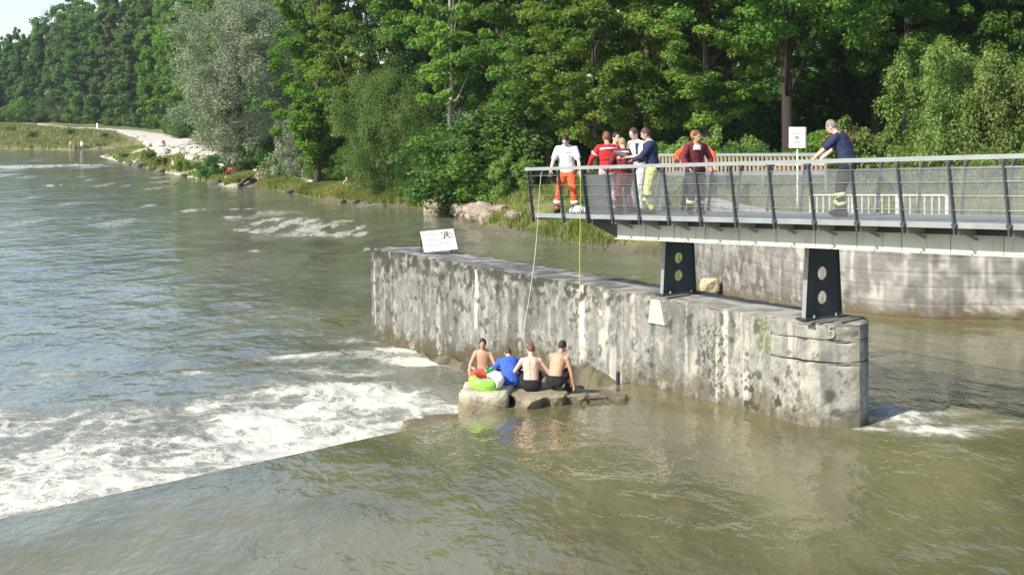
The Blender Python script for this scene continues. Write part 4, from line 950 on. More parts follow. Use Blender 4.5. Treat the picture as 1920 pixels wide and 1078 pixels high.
    link(bpy.data.objects.new('body', me), root)
    def part(nm, mbx, mat, vox=0.016, sm=3):
        m_ = remesh(mbx, vox if detail else vox * 1.5, [M[mat] if isinstance(mat, str) else mat], sm)
        if detail and nm in ('jacket', 'shirt', 'trousers', 'shorts', 'hair'):
            n_ = len(m_.vertices); co = np.zeros(n_ * 3, np.float32); m_.vertices.foreach_get('co', co); co = co.reshape(-1, 3); no = np.zeros(n_ * 3, np.float32); m_.vertices.foreach_get('normal', no); no = no.reshape(-1, 3)
            sd_ = len(name_label); q = co + 0.15 * fbm(co[:, 0] * 4, co[:, 1] * 4, co[:, 2] * 4, 2, sd_)[:, None]
            f_ = np.abs(fbm(q[:, 0] * 9, q[:, 1] * 9, q[:, 2] * (13 if nm != 'hair' else 30), 3, sd_ + 3) - 0.5) * 2
            co = co + no * ((0.5 - f_) * (0.020 if nm != 'hair' else 0.012) - (0.001 if nm != 'hair' else 0))[:, None]; m_.vertices.foreach_set('co', co.astype(np.float32).ravel())
        return link(bpy.data.objects.new(nm, m_), root)
    if hair:
        mbx = MB(); mbx.ell(hc + hR @ Vector((0, -0.016, 0.020)), (0.083, 0.092, 0.105), hR)
        if hairlen > 1: mbx.ell(hc + hR @ Vector((0, -0.045, -0.03)), (0.078, 0.06, 0.11), hR)
        part('hair', mbx, hair, 0.012, 1)
    if cap:
        mbx = MB(); mbx.ell(hc + hR @ Vector((0, -0.004, 0.045)), (0.096, 0.112, 0.088), hR); mbx.ell(hc + hR @ Vector((0, 0.07, 0.045)), (0.08, 0.08, 0.018), hR); part('helmet', mbx, cap, 0.013, 1)
    if top:
        mbx = MB(); e = 0.017
        mbx.loft([ering(hp - Vector((0, 0, 0.06)), .178 * build_, .13, X0, Vector((0, 1, 0)))] + [ering(c, r + e + (0.006 if q < 3 else 0), f + e + .004, a, b) for q, (c, a, b, r, f) in enumerate(cur[:-1])] + [ering(cur[-1][0] - upv * 0.01, .078, .066, cur[-1][1], cur[-1][2])])
        for i in (0, 1):
            mbx.caps(sc_ + (sh[i] - sc_) * 0.4, sh[i], 0.085, 0.074); mbx.caps(neck - upv * 0.03, sh[i].lerp(neck, 0.25) - upv * 0.01, 0.062, 0.064)
            if sleeve == 'short': mbx.caps(sh[i], sh[i].lerp(el[i], 0.72), 0.076, 0.068)
            else: mbx.caps(sh[i], el[i], 0.074, 0.060); mbx.caps(el[i], el[i].lerp(wr[i], 0.93), 0.060, 0.046)
        part('jacket' if sleeve == 'long' else 'shirt', mbx, top)
    if trousers:
        mbx = MB(); mbx.loft([ering(hp + Vector((0, 0, z)), r * build_, f, X0, Vector((0, 1, 0))) for z, r, f in ((-0.12, .15, .115), (-0.03, .185, .138), (0.05, .178, .13), (0.10, .166, .12))])
        for i in (0, 1):
            mbx.caps(hj[i] - Vector((0, 0, .02)), kn[i] if not shorts else hj[i].lerp(kn[i], 0.72), 0.112 * build_, 0.080 if not shorts else 0.098)
            if not shorts: mbx.caps(kn[i], kn[i].lerp(an[i], 0.88), 0.080, 0.066)
        part('trousers' if not shorts else 'shorts', mbx, trousers)
    if shoes:
        for i in (0, 1):
            fd = Vector(knee[i]); fd.z = 0; fd = fd.normalized()
            mbx = MB(); mbx.caps(an[i] - Vector((0, 0, 0.03)) - fd * 0.035, an[i] - Vector((0, 0, 0.042)) + fd * 0.15, 0.055, 0.042); mbx.caps(an[i] - Vector((0, 0, .02)), an[i].lerp(kn[i], 0.22), 0.055, 0.058); part('boot', mbx, shoes, 0.014, 1)
    for (limb, f0, f1, r, mat) in bands:
        for i in (0, 1):
            a, b = ((kn[i], an[i]) if limb == 'shin' else (sh[i], el[i]) if limb == 'arm' else (el[i], wr[i])); mbx = MB()
            r = r + 0.009; mbx.tube([a.lerp(b, f0), a.lerp(b, (f0 + f1) / 2), a.lerp(b, f1)], [r, r * 1.02, r], 14); mbx.build('reflective_band', M[mat], root, True)
    info = dict(root=root, cur=cur, sh=sh, el=el, wr=wr, hc=hc, hR=hR, kn=kn, an=an, hp=hp, up=upv, neck=neck)
    for ex_ in extras: ex_(info)
    return info
def chest_band(z_i, mat, r_add=0.024, h=0.03, name='reflective_band'):
    def f(I):
        c, a, b, r, fw = I['cur'][z_i]; u = a.cross(b); mbx = MB(); rr = [ering(c + u * q, r + r_add, fw + r_add + 0.006, a, b, 20) for q in (-h, h)]; mbx.loft(rr); mbx.build(name, M[mat], I['root'], True)
    return f
def back_panel(mat, dx, w, z0, z1, back=True, name='panel', thick=0.012, off=0.025):
    """cloth panel lying on the torso surface between two spine heights"""
    def f(I):
        rows = []
        for t in np.linspace(z0, z1, 6):
            i = int(t); k = t - i; A_, B_ = I['cur'][i], I['cur'][min(i + 1, 6)]
            c = A_[0].lerp(B_[0], k); a = A_[1].lerp(B_[1], k); b = A_[2].lerp(B_[2], k); r = A_[3] * (1 - k) + B_[3] * k + off; fw = A_[4] * (1 - k) + B_[4] * k + off + .004
            row = []
            for q in np.linspace(-0.5, 0.5, 7):
                an_ = (dx + q * w); s_ = -1 if back else 1; row.append((c + a * ((r + .004) * math.sin(an_)) + b * (s_ * (fw + .004) * math.cos(an_)), c + a * ((r + thick) * math.sin(an_)) + b * (s_ * (fw + thick) * math.cos(an_))))
            rows.append(row)
        vs = [p_[j] for j in (0, 1) for row in rows for p_ in row]; nr, nc = 6, 7; mbx = MB()
        fs = [(i * nc + j, i * nc + j + 1, (i + 1) * nc + j + 1, (i + 1) * nc + j) for i in range(nr - 1) for j in range(nc - 1)]
        per = [j for j in range(nc)] + [i * nc + nc - 1 for i in range(1, nr)] + [(nr - 1) * nc + j for j in range(nc - 2, -1, -1)] + [i * nc for i in range(nr - 2, 0, -1)]
        fs2 = fs + [tuple(nr * nc + v for v in reversed(q)) for q in fs] + [(per[i], per[(i + 1) % len(per)], nr * nc + per[(i + 1) % len(per)], nr * nc + per[i]) for i in range(len(per))]
        mbx.add(vs, fs2); mbx.build(name, M[mat], I['root'], True)
    return f
def collar(mat):
    def f(I):
        mbx = MB(); c, a, b, r, fw = I['cur'][6]; mbx.loft([ering(c + I['up'] * z, q, q * .9, a, b) for z, q in ((-0.035, .10), (0.0, .082), (0.03, .074))]); mbx.build('collar', M[mat], I['root'], True)
    return f
def belt(mat):
    def f(I):
        mbx = MB(); mbx.loft([ering(I['hp'] + Vector((0, 0, z)), .19, .146, Vector((1, 0, 0)), Vector((0, 1, 0)), 20) for z in (0.045, 0.085)]); mbx.build('belt', M[mat], I['root'], True)
    return f
def sheet_held(mat, w, h, name, off=(0, 0.05, 0.05), pitch=0.6):
    def f(I):
        c = (I['wr'][0] + I['wr'][1]) / 2 + Vector(off); M_ = Matrix.Rotation(pitch, 3, 'X'); mbx = MB(); mbx.box(c, (w, h, 0.006), M_); mbx.build(name, M[mat], I['root'])
    return f
YAW_CAM = lambda px: math.atan2((px - 960) / F, 1)      # bearing of the camera
DECKH = 1.05
def on_deck(px, y):
    x = pier_x(px, y); p = pier_pt(x, y, ze(x) + 0.087); return p
def face(px, deg):
    """yaw so that deg=0 looks at the camera, 90 looks to picture left, -90 to picture right, 180 away"""
    return math.pi + YAW_CAM(px) * -1.0 - math.radians(deg) * -1.0 * -1.0
# local forward is +y; yaw 0 looks away from the camera
def lookyaw(px, deg): return -YAW_CAM(px) + math.radians(180 - deg)
G_ = None
person('person in white short sleeved shirt and orange trousers leaning on the platform railing', on_deck(1063, -0.62), lookyaw(1063, 12), 1.79 * DECKH, lean=0.14, head_pitch=-0.75,
       hands=((-0.36, 0.30, 0.93), (0.30, 0.32, 0.93)), feet=((-0.21, 0.02, 0), (0.20, 0.05, 0)), skin='skin_pale', hair='hair_dark', top='c_white', sleeve='short', trousers='c_orange', shoes='c_dark', build_=1.05,
       bands=(('shin', 0.50, 0.68, 0.083, 'c_band'), ('shin', 0.70, 0.76, 0.080, 'c_dark')), extras=(belt('c_maroon'), collar('c_white')))
person('person in red jacket with a white band across the back seen from behind', on_deck(1141, -0.35), lookyaw(1141, 168), 1.78 * DECKH, lean=0.16, twist=0.15, head_pitch=-0.2,
       hands=((-0.36, 0.30, 0.98), (0.12, 0.40, 1.08)), feet=((-0.13, 0, 0), (0.15, 0.08, 0)), skin='skin_tan', hair='hair_red', top='c_red', trousers='c_beige', shoes='c_dark', build_=1.10,
       bands=(('arm', 0.45, 0.58, 0.078, 'c_band'),), extras=(chest_band(4, 'c_band', 0.033, 0.022), chest_band(2, 'c_maroon', 0.032, 0.012, 'seam')))
person('person with dark hair behind the red jacket whose pale face looks right', on_deck(1152, 0.75), lookyaw(1152, -35), 1.80 * DECKH, lean=0.05, head_pitch=-0.2,
       skin='skin_pale', hair='hair_dark', top='c_grey', trousers='c_beige', shoes='c_dark', hands=((-0.22, 0.25, 0.95), (0.22, 0.25, 0.95)))
person('blond person in maroon jacket and dark red trousers between red and white clothing', on_deck(1172, -0.15), lookyaw(1172, 150), 1.66 * DECKH, lean=0.28, twist=-0.2, head_pitch=-0.5,
       hands=((-0.10, 0.38, 1.05), (0.38, 0.20, 0.96)), feet=((-0.12, 0, 0), (0.13, 0.02, 0)), skin='skin_mid', hair='hair_blond', top='c_maroon', trousers='c_maroon', shoes='c_dark',
       extras=(back_panel('c_band', 0.0, 0.9, 3.8, 4.3, True, 'print_patch'), belt('c_black')))
person('brown haired person in white shirt with open navy vest holding papers', on_deck(1198, 0.20), lookyaw(1198, 50), 1.86 * DECKH, lean=0.14, head_pitch=-0.45,
       hands=((-0.12, 0.38, 1.15), (0.16, 0.38, 1.16)), skin='skin_pale', hair='hair_brown', top='c_white', sleeve='short', trousers='c_white', shoes='c_dark',
       extras=(back_panel('c_navy', -0.95, 0.9, 1.2, 5.2, False, 'vest'), back_panel('c_navy', 0.95, 0.7, 1.2, 5.2, False, 'vest'), sheet_held('c_paleblue', 0.30, 0.22, 'paper')))
person('person in navy jacket and lime hi-vis trousers turned towards the others', on_deck(1224, -0.10), lookyaw(1224, 100), 1.82 * DECKH, lean=0.16, twist=0.2, head_pitch=-0.40,
       hands=((-0.10, 0.38, 1.10), (0.22, 0.34, 1.06)), feet=((-0.15, -0.02, 0), (0.13, 0.16, 0)), skin='skin_mid', hair='hair_brown', top='c_navy', trousers='c_lime', shoes='c_dark', build_=1.10,
       bands=(('shin', 0.22, 0.34, 0.086, 'c_grey'), ('shin', 0.55, 0.66, 0.080, 'c_band')), extras=(collar('c_paleblue'),))
person('person in bright orange jacket and orange helmet leaning with spread arms behind the maroon vest', on_deck(1306, 1.15), lookyaw(1306, 15), 1.76 * DECKH, lean=0.12, head_pitch=-0.5,
       hands=((-0.46, 0.24, 1.02), (0.36, 0.22, 1.02)), elbow=((-1, -0.4, 0.4), (1, -0.4, 0.3)), skin='skin_mid', hair='hair_brown', top='c_brightorange', trousers='c_dark', shoes='c_dark', build_=0.98, cap='c_brightorange', bands=(('shin', 0.4, 0.55, 0.08, 'c_bandlime'),))
person('person with brown hair and pale scarf in a dark maroon jacket before the orange helmet', on_deck(1302, 0.10), lookyaw(1302, -30), 1.72 * DECKH, lean=0.12, head_pitch=-0.35,
       hands=((-0.24, 0.25, 1.0), (0.28, 0.28, 0.98)), feet=((-0.12, 0, 0), (0.12, 0.04, 0)), skin='skin_tan', hair='hair_brown', hairlen=2, top='c_maroon', trousers='c_dark', shoes='c_black', build_=1.12,
       bands=(('shin', 0.48, 0.66, 0.084, 'c_bandlime'),), extras=(back_panel('c_white', 0.2, 0.8, 3.9, 5.6, False, 'scarf'),))
person('person in navy shirt with red back panel leaning over the railing near the box sign', on_deck(1580, 0.25), lookyaw(1580, 108), 1.82 * DECKH, hip=(0, -0.10, 0.93), lean=0.42, head_pitch=-0.6,
       hands=((-0.18, 0.50, 0.98), (0.10, 0.44, 0.98)), elbow=((-1, -0.4, -0.4), (1, -0.5, -0.4)), feet=((-0.12, -0.05, 0), (0.12, 0.12, 0)), skin='skin_pale', hair='hair_grey', top='c_navy', sleeve='short', trousers='c_dark', shoes='c_black', build_=1.1,
       bands=(('shin', 0.18, 0.38, 0.088, 'c_bandlime'), ('shin', 0.58, 0.72, 0.082, 'c_bandlime')), extras=(back_panel('c_redstripe', 0.55, 0.55, 2.2, 5.2, True, 'back_panel'),))

# bathers on the weir stones
def seat(px, D, z): p = at(px, D, z=z); return p
person('dark haired bather facing the camera behind the inflatable ring, bare brown chest', seat(906, 31.3, -0.08), lookyaw(906, 5), 1.70, hip=(0, 0, 0.40), lean=0.12, head_pitch=-0.35,
       hands=((-0.27, 0.28, 0.42), (0.27, 0.28, 0.42)), feet=((-0.16, 0.35, 0.05), (0.16, 0.35, 0.05)), knee=((-0.5, 0.6, 0.9), (0.5, 0.6, 0.9)), skin='skin_tan', hair='hair_dark', trousers='c_beige', shorts=True, build_=0.95)
person('seated bather wrapped in a bright blue jacket seen from behind', seat(957, 30.2, 0.24), lookyaw(957, 172), 1.60, hip=(0, 0, 0.14), lean=0.62, head_pitch=-0.75,
       hands=((-0.20, 0.36, 0.30), (0.20, 0.36, 0.30)), feet=((-0.12, 0.62, -0.1), (0.12, 0.62, -0.1)), knee=((-0.2, 0.4, 1), (0.2, 0.4, 1)), skin='skin_mid', hair='hair_brown', top='c_blue', trousers='c_blue', shorts=True, build_=1.2, extras=(collar('rope_yellow'),))
person('pale bare-backed bather with short reddish hair sitting in dark shorts', seat(996, 30.0, 0.20), lookyaw(996, 178), 1.78, hip=(0, 0, 0.12), lean=0.22, head_pitch=-0.5,
       hands=((-0.22, 0.36, 0.25), (0.26, 0.30, 0.22)), feet=((-0.14, 0.60, -0.1), (0.14, 0.60, -0.1)), knee=((-0.2, 0.4, 1), (0.2, 0.4, 1)), skin='skin_pale', hair='hair_red', trousers='c_black', shorts=True, build_=1.06)
person('tanned bare-backed bather with black hair squatting in black shorts at the right', seat(1040, 30.0, 0.14), lookyaw(1040, -150), 1.80, hip=(0, 0, 0.26), lean=0.38, side=0.06, head_pitch=-0.3, head_yaw=-0.25,
       hands=((-0.05, 0.42, 0.35), (0.36, 0.22, 0.02)), elbow=((-1, 0, -0.3), (1, -0.6, 0.2)), feet=((-0.16, 0.18, 0.0), (0.16, 0.22, -0.02)), knee=((-0.35, 1, 0.6), (0.35, 1, 0.6)), skin='skin_tan', hair='hair_dark', trousers='c_black', shorts=True, shoes='c_black', build_=1.08)
# inflatable ring
fl = empty('inflatable_ring', seat(912, 29.8, 0.46)); tag(fl, 'inflatable swim ring in orange red, white and lime green propped before the bather', 'swim ring')
fl.rotation_euler = (math.radians(15), math.radians(6), math.radians(-6))
def tor(name, R, r, a0, a1, mat, n=18, m=12, z=0.0):
    rings = []; mb = MB(); pts = [(R * math.cos(a), R * math.sin(a), z) for a in np.linspace(a0, a1, n)]; mb.tube(pts, r, m, True); return mb.build(name, mat, fl, True)
R0, r0 = 0.28, 0.105
tor('orange_segment', R0, r0, math.radians(95), math.radians(200), M['pvc_red']); tor('white_segment', R0, r0, math.radians(-50), math.radians(95), M['pvc_white']); tor('green_segment', R0, r0 * 1.01, math.radians(200), math.radians(310), M['pvc_green'])
tor('green_seam', R0, r0 * 0.95, math.radians(190), math.radians(350), M['pvc_green'], z=-0.055)
mb = MB()
for a, l in ((0.2, .17), (0.9, .2), (1.6, .17), (2.3, .13)): mb.caps((-0.02, 0.20, 0.08), (-0.02 + math.cos(a) * l, 0.22 + math.sin(a) * l * .6, 0.14), 0.035, 0.015)
mb.build('green_tuft', M['pvc_dgreen'], fl, True)
mb = MB(); mb.ell((0, 0, 0), (0.20, 0.13, 0.11)); mb.ell((0.14, 0.02, 0.05), (0.13, 0.10, 0.09)); o = mb.build('towel', M['c_white'], None, True); o.location = seat(936, 30.4, 0.42); tag(o, 'white crumpled towel between the ring and the blue jacket', 'towel')

# small bathers and walkers on the far bank
def far_person(px, py, lab, H, **k):
    h = ground_hit(px, py); 
    if h is None: return
    return person(lab, (h.x, h.y, h.z), lookyaw(px, k.pop('deg', 30)), H, detail=False, **k)
sit = dict(hip=(0, 0, 0.12), feet=((-0.14, 0.60, 0), (0.14, 0.60, 0)), knee=((-0.2, 0.4, 1), (0.2, 0.4, 1)), hands=((-0.22, 0.36, 0.25), (0.26, 0.30, 0.22)), lean=0.2)
far_person(483, 341, 'person sunbathing bare skinned in the grass under the dark shrubs', 1.8, skin='skin_mid', hair='hair_dark', trousers='c_brown', shorts=True, deg=-20, **sit)
far_person(430, 330, 'person in pink top sitting among the pale stones under the willow', 1.8, skin='skin_tan', hair='hair_dark', top='c_red', sleeve='short', trousers='c_dark', deg=20, **sit)
far_person(447, 330, 'person in dark top sitting on the bank under the willow', 1.8, skin='skin_tan', hair='hair_dark', top='c_dark', sleeve='short', trousers='c_grey', deg=-10, **sit)
far_person(324, 326, 'bather standing bare-chested at the water edge of the gravel bank', 1.8, skin='skin_mid', hair='hair_dark', trousers='c_dark', shorts=True, deg=60)
far_person(308, 318, 'person in dark clothes standing among the stones of the gravel bank', 1.75, skin='skin_mid', hair='hair_dark', top='c_dark', trousers='c_dark', deg=-60)
far_person(585, 352, 'person in white top lying back in the grass left of the willow shrub', 1.8, skin='skin_mid', hair='hair_dark', top='c_white', sleeve='short', trousers='c_dark', deg=50, **sit)
far_person(648, 354, 'person in pale top sitting in the grass below the willow shrub', 1.8, skin='skin_mid', hair='hair_blond', top='c_beige', sleeve='short', trousers='c_beige', deg=-40, **sit)
far_person(153, 280, 'person in white standing at the edge of the overgrown far bank', 1.8, skin='skin_mid', hair='hair_dark', top='c_white', trousers='c_white', deg=10)
far_person(132, 280, 'bare-skinned person wading beside the overgrown far bank', 1.8, skin='skin_mid', hair='hair_dark', trousers='c_grey', shorts=True, deg=40)

# ------------------------------------------------------------------ stones, logs, marker and grass on the bank
rock_me = [lump_mesh('stone', 100 + i, (1, 0.8, 0.7), 2, 0.38, None, (0.55, 0.51, 0.44), (0.33, 0.29, 0.23)) for i in range(5)]
dark_me = [lump_mesh('stone', 120 + i, (1, 0.85, 0.6), 2, 0.38, None, (0.13, 0.115, 0.085), (0.06, 0.055, 0.04)) for i in range(3)]
pale_me = [lump_mesh('stone', 140 + i, (1, 0.85, 0.75), 3, 0.42, None, (0.36, 0.30, 0.235), (0.19, 0.15, 0.11), 2.2) for i in range(4)]
def put_rock(px, py, size, meshes, label, group, sink=0.25):
    h = ground_hit(px, py)
    if h is None: return
    o = link(bpy.data.objects.new('stone', random.choice(meshes))); sc = size * random.uniform(0.75, 1.3)
    o.location = (h.x, h.y, h.z + sc * (0.5 - sink)); o.scale = (sc * random.uniform(.8, 1.3), sc, sc * random.uniform(.7, 1.1)); o.rotation_euler = (random.uniform(-.3, .3), random.uniform(-.3, .3), random.uniform(0, 6.3))
    tag(o, label, 'stone', group)
for px, py, s in ((822, 396, .8), (838, 392, 1.2), (850, 398, 1.0), (862, 390, 1.5), (873, 399, 1.1), (884, 390, 1.2), (868, 376, 1.1), (846, 380, 1.0), (893, 402, .8), (905, 408, .8), (880, 368, .8), (915, 415, .7), (940, 400, .6), (963, 412, .6)):
    put_rock(px, py, s, pale_me, 'pale brown boulder in the heap beside the dark willow shrub at the water edge', 'boulders beside the willow shrub')
for i in range(95):
    t = random.random(); px = 285 + 200 * t + random.uniform(-12, 12); py = 274 + 42 * t + random.uniform(-6, 14)
    put_rock(px, py, random.uniform(0.3, 0.85), rock_me, 'pale stone lying on the gravel bank below the silver willow', 'stones on the gravel bank')
for px, py, s in ((243, 314, 1.2), (254, 317, 1.0), (262, 318, 1.1), (226, 305, .9), (285, 323, 1.2), (300, 325, 1.0), (345, 333, 1.0), (400, 347, .9), (640, 380, .6), (665, 383, .6), (690, 385, .5), (720, 387, .6), (1005, 444, .25), (1060, 455, .3), (1130, 472, .3)):
    put_rock(px, py, s * 0.6, dark_me, 'dark wet stone at the foot of the grassy bank', 'dark stones along the waterline')
for i, (a, b, lab) in enumerate((((448, 356), (476, 338), 'dark log slanting down the bank beside the sunbather'), ((537, 371), (562, 360), 'dark log lying in the grass at the water edge'))):
    A_, B_ = ground_hit(*a), ground_hit(*b)
    if A_ and B_:
        mb = MB(); mb.tube([A_ + Vector((0, 0, .15)), A_.lerp(B_, .5) + Vector((0, 0, .35)), B_ + Vector((0, 0, .3))], [0.22, 0.2, 0.13], 8); o = mb.build('log', M['bark'], None, True); tag(o, lab, 'log')
h = ground_hit(182, 242.5)
if h:
    r = empty('marker_post', h); tag(r, 'white marker post beside the gravel path on the far bank', 'marker post')
    hh_ = 10.0 * h.y / F; mb = MB(); mb.box((0, 0, hh_ / 2), (0.42, 0.14, hh_)); mb.build('post', M['white'], r); mb = MB(); mb.loft([[Vector((a * .21, b * .07, hh_)) for a, b in ((-1, -1), (1, -1), (1, 1), (-1, 1))], [Vector((a * .1, b * .03, hh_ + .15)) for a, b in ((-1, -1), (1, -1), (1, 1), (-1, 1))]]); mb.build('post_cap', M['white'], r)

def blades(name, P, h, w, mat, label, cat, seed=1, spread=0.35):
    rng = np.random.default_rng(seed); n = len(P)
    a = rng.uniform(0, 2 * np.pi, n); lx, ly = rng.normal(0, spread, n) * h, rng.normal(0, spread, n) * h
    dx, dy = np.cos(a) * w / 2, np.sin(a) * w / 2
    b0 = P + np.stack([-dx, -dy, -0.05 * np.ones(n)], 1); b1 = P + np.stack([dx, dy, -0.05 * np.ones(n)], 1)
    m0 = P + np.stack([-dx * .7 + lx * .35, -dy * .7 + ly * .35, h * 0.6], 1); m1 = P + np.stack([dx * .7 + lx * .35, dy * .7 + ly * .35, h * 0.6], 1)
    tp = P + np.stack([lx, ly, h], 1)
    Vv = np.stack([b0, b1, m1, m0, tp], 1).reshape(-1, 3); i = np.arange(n)[:, None] * 5
    F3 = np.concatenate([i + [0, 1, 2], i + [0, 2, 3], i + [3, 2, 4]])
    me = mesh_np(name, Vv, F3, mat); attr_f(me, 'leafvar', np.repeat(np.clip(fbm(P[:, 0] * .5, P[:, 1] * .5, 0, 3, seed + 2) * 1.6 - .3 + rng.uniform(-.25, .25, n), 0, 1), 5))
    o = link(bpy.data.objects.new(name, me)); o['kind'] = 'stuff'; o['label'] = label; o['category'] = cat
    return o
def scatter(n, poly_px, seed, dmax=None, dens=None, d0=40, d1=400):
    """random ground points whose plan position lies in a ground polygon given by photo points"""
    W_ = np.array([tuple(ground_hit(*p))[:2] for p in poly_px if ground_hit(*p) is not None]); rng = np.random.default_rng(seed); out = []
    lo, hi = W_.min(0), W_.max(0); tries = 0; tot = 0
    while tot < n and tries < 60:
        q = rng.uniform(lo, hi, (n * 3, 2)); k = inside(q[:, 0], q[:, 1], W_); q = q[k]
        if dens is not None: q = q[rng.random(len(q)) < dens(q[:, 0], q[:, 1])]
        out.append(q); tot += len(q); tries += 1
    q = np.concatenate(out)[:n]; return np.stack([q[:, 0], q[:, 1], land_z(q[:, 0], q[:, 1])], 1)
clump = lambda x, y: smooth(0.35, 0.6, fbm(x * 0.6, y * 0.6, 0, 3, 201))
P = scatter(46000, [(1242, 477), (1170, 477), (1100, 461), (1000, 440), (890, 431), (900, 380), (940, 330), (1000, 300), (1100, 290), (1240, 300)], 21, dens=clump)
blades('grass', P, RNG.uniform(0.25, 0.75, len(P)), 0.06, L_['grass'], 'tall green and yellowing grass on the bank below the platform', 'grass', 1)
P = scatter(40000, [(820, 394), (760, 386), (700, 382), (600, 374), (520, 356), (480, 347), (420, 349), (440, 330), (520, 335), (600, 350), (700, 360), (800, 370)], 22, dens=clump)
blades('grass', P, RNG.uniform(0.25, 0.65, len(P)), 0.09, L_['grass'], 'sunlit grass along the water edge below the shrubs', 'grass', 2)
P = scatter(12000, [(420, 349), (380, 338), (320, 325), (260, 312), (215, 301), (180, 292), (230, 280), (300, 285), (380, 300), (420, 325)], 23, dens=lambda x, y: smooth(0.45, 0.6, fbm(x * .12, y * .12, 0, 3, 202)))
blades('grass', P, RNG.uniform(0.15, 0.7, len(P)), 0.14, L_['grass'], 'tufts of grass and low willow on the gravel bank', 'grass', 3)
P = scatter(30000, [(240, 266), (150, 280), (80, 280), (0, 279), (-150, 276), (-150, 236), (0, 234), (60, 238), (150, 244), (215, 250)], 24, dens=lambda x, y: 0.3 + 0.7 * smooth(0.35, 0.6, fbm(x * .06, y * .06, 0, 3, 203)))
blades('tall_grass', P, RNG.uniform(0.25, 1.0, len(P)), 0.26, L_['drygrass'], 'tall dry grass and weeds covering the overgrown far bank', 'grass', 4)
q = np.stack([np.random.default_rng(5).uniform(7, 34, 60000), np.random.default_rng(6).uniform(42, 72, 60000)], 1)
q = q[inside(q[:, 0], q[:, 1], POLY) & (segdist(q[:, 0], q[:, 1], WALL) > 1.4)]; q = q[np.random.default_rng(8).random(len(q)) < clump(q[:, 0], q[:, 1]) * 0.9 + 0.1]
P = np.stack([q[:, 0], q[:, 1], land_z(q[:, 0], q[:, 1])], 1)
blades('grass', P, RNG.uniform(0.15, 0.5, len(P)), 0.05, L_['grass'], 'rough meadow grass behind the quay wall', 'grass', 7)

# ------------------------------------------------------------------ trees and shrubs
def leaf_mesh(name, C, Rc, n_per, ls, mat, seed, flat=0.65, droop=0.0, aspect=0.62, up=0.5, upright=0.0, core=None):
    """leaf clumps: C centres, Rc radii; every leaf a small folded quad, turned roughly outwards and upwards"""
    rng = np.random.default_rng(seed); k = len(C); n = k * n_per
    c = np.repeat(C, n_per, 0); r = np.repeat(Rc, n_per)
    d = rng.normal(size=(n, 3)); d /= np.linalg.norm(d, axis=1)[:, None]
    rad_ = (0.35 + 0.65 * rng.random(n) ** 0.6) * (0.75 + 0.5 * rng.random(n))
    off = d * (r * rad_)[:, None] * np.array([1, 1, flat]); off[:, 2] -= droop * (off[:, 0] ** 2 + off[:, 1] ** 2) / np.maximum(r, .1)
    p = c + off
    nrm = d * 0.55 + np.array([0, 0, up]) + rng.normal(size=(n, 3)) * 0.42; nrm /= np.linalg.norm(nrm, axis=1)[:, None]
    t = rng.normal(size=(n, 3)) + np.array([0, 0, upright * 3]); t -= nrm * (t * nrm).sum(1)[:, None]; t /= np.linalg.norm(t, axis=1)[:, None]; b = np.cross(nrm, t)
    s = ls * (0.5 + 0.95 * rng.random(n)); t *= (s * 0.5)[:, None]; b *= (s * 0.5 * aspect)[:, None]; f = nrm * (s * 0.10)[:, None]
    V = np.stack([p - t, p + b + f, p + t, p - b + f], 1).reshape(-1, 3)
    me = mesh_np(name, V, np.arange(n * 4).reshape(n, 4), mat)
    cv = np.repeat(rng.random(k), n_per); attr_f(me, 'leafvar', np.repeat(np.clip(cv * 0.55 + rng.random(n) * 0.45 , 0, 1), 4))
    return me
def limbs_mesh(name, base_r, H, C, seed, mat, lean=(0, 0), fork=0.35, nl=12, pts_z=None):
    rng = random.Random(seed); mb = MB(); P = []; n = 9
    for i in range(n):
        t = i / (n - 1); P.append(Vector((lean[0] * t + rng.uniform(-.12, .12) * t * 2, lean[1] * t + rng.uniform(-.12, .12) * t * 2, -0.4 + (H + .4) * t)))
    mb.tube(P, [base_r * (1.25 if i == 0 else 1.0) * (1 - 0.80 * i / (n - 1)) for i in range(n)], 9)
    idx = sorted(rng.sample(range(len(C)), min(nl, len(C))), key=lambda q: C[q][2])
    for q in idx:
        e = Vector(C[q]); t = min(max(e.z / H - 0.25, fork), 0.9); a = P[int(t * (n - 1))]; m_ = a.lerp(e, .5) + Vector((rng.uniform(-.3, .3), rng.uniform(-.3, .3), 0.35))
        rr = base_r * (1 - .8 * t) * 0.5; mb.tube([a, a.lerp(m_, .6) , m_, e], [rr, rr * .75, rr * .55, rr * .2], 5)
    return mb.mesh(name, mat, True)
def crown_centers(n, H, z0, R, seed, shape='round', shell=0.5, squash=1.0, lobes=5):
    rng = np.random.default_rng(seed); zc = (z0 + H) / 2; rz = (H - z0) / 2; out = []
    ph = rng.uniform(0, 6.28, lobes); am = rng.uniform(0.1, 0.28, lobes)
    while len(out) < n:
        d = rng.normal(size=3); d /= np.linalg.norm(d); q = (shell + (1 - shell) * rng.random()) ** 0.6
        az = math.atan2(d[1], d[0]); w = 1 + sum(a * math.sin((i + 1) * az + p + d[2] * 2.5) for i, (a, p) in enumerate(zip(am, ph))) * 0.8
        pz = d[2]
        if shape == 'cone': k = 0.35 + 0.65 * (1 - (pz + 1) / 2) ** 0.8 + 0.12 * math.sin(6 * pz)
        elif shape == 'column': k = 0.9
        else: k = 1.0
        out.append((d[0] * R * q * w * k, d[1] * R * q * w * k, zc + pz * rz * q))
    return np.array(out)
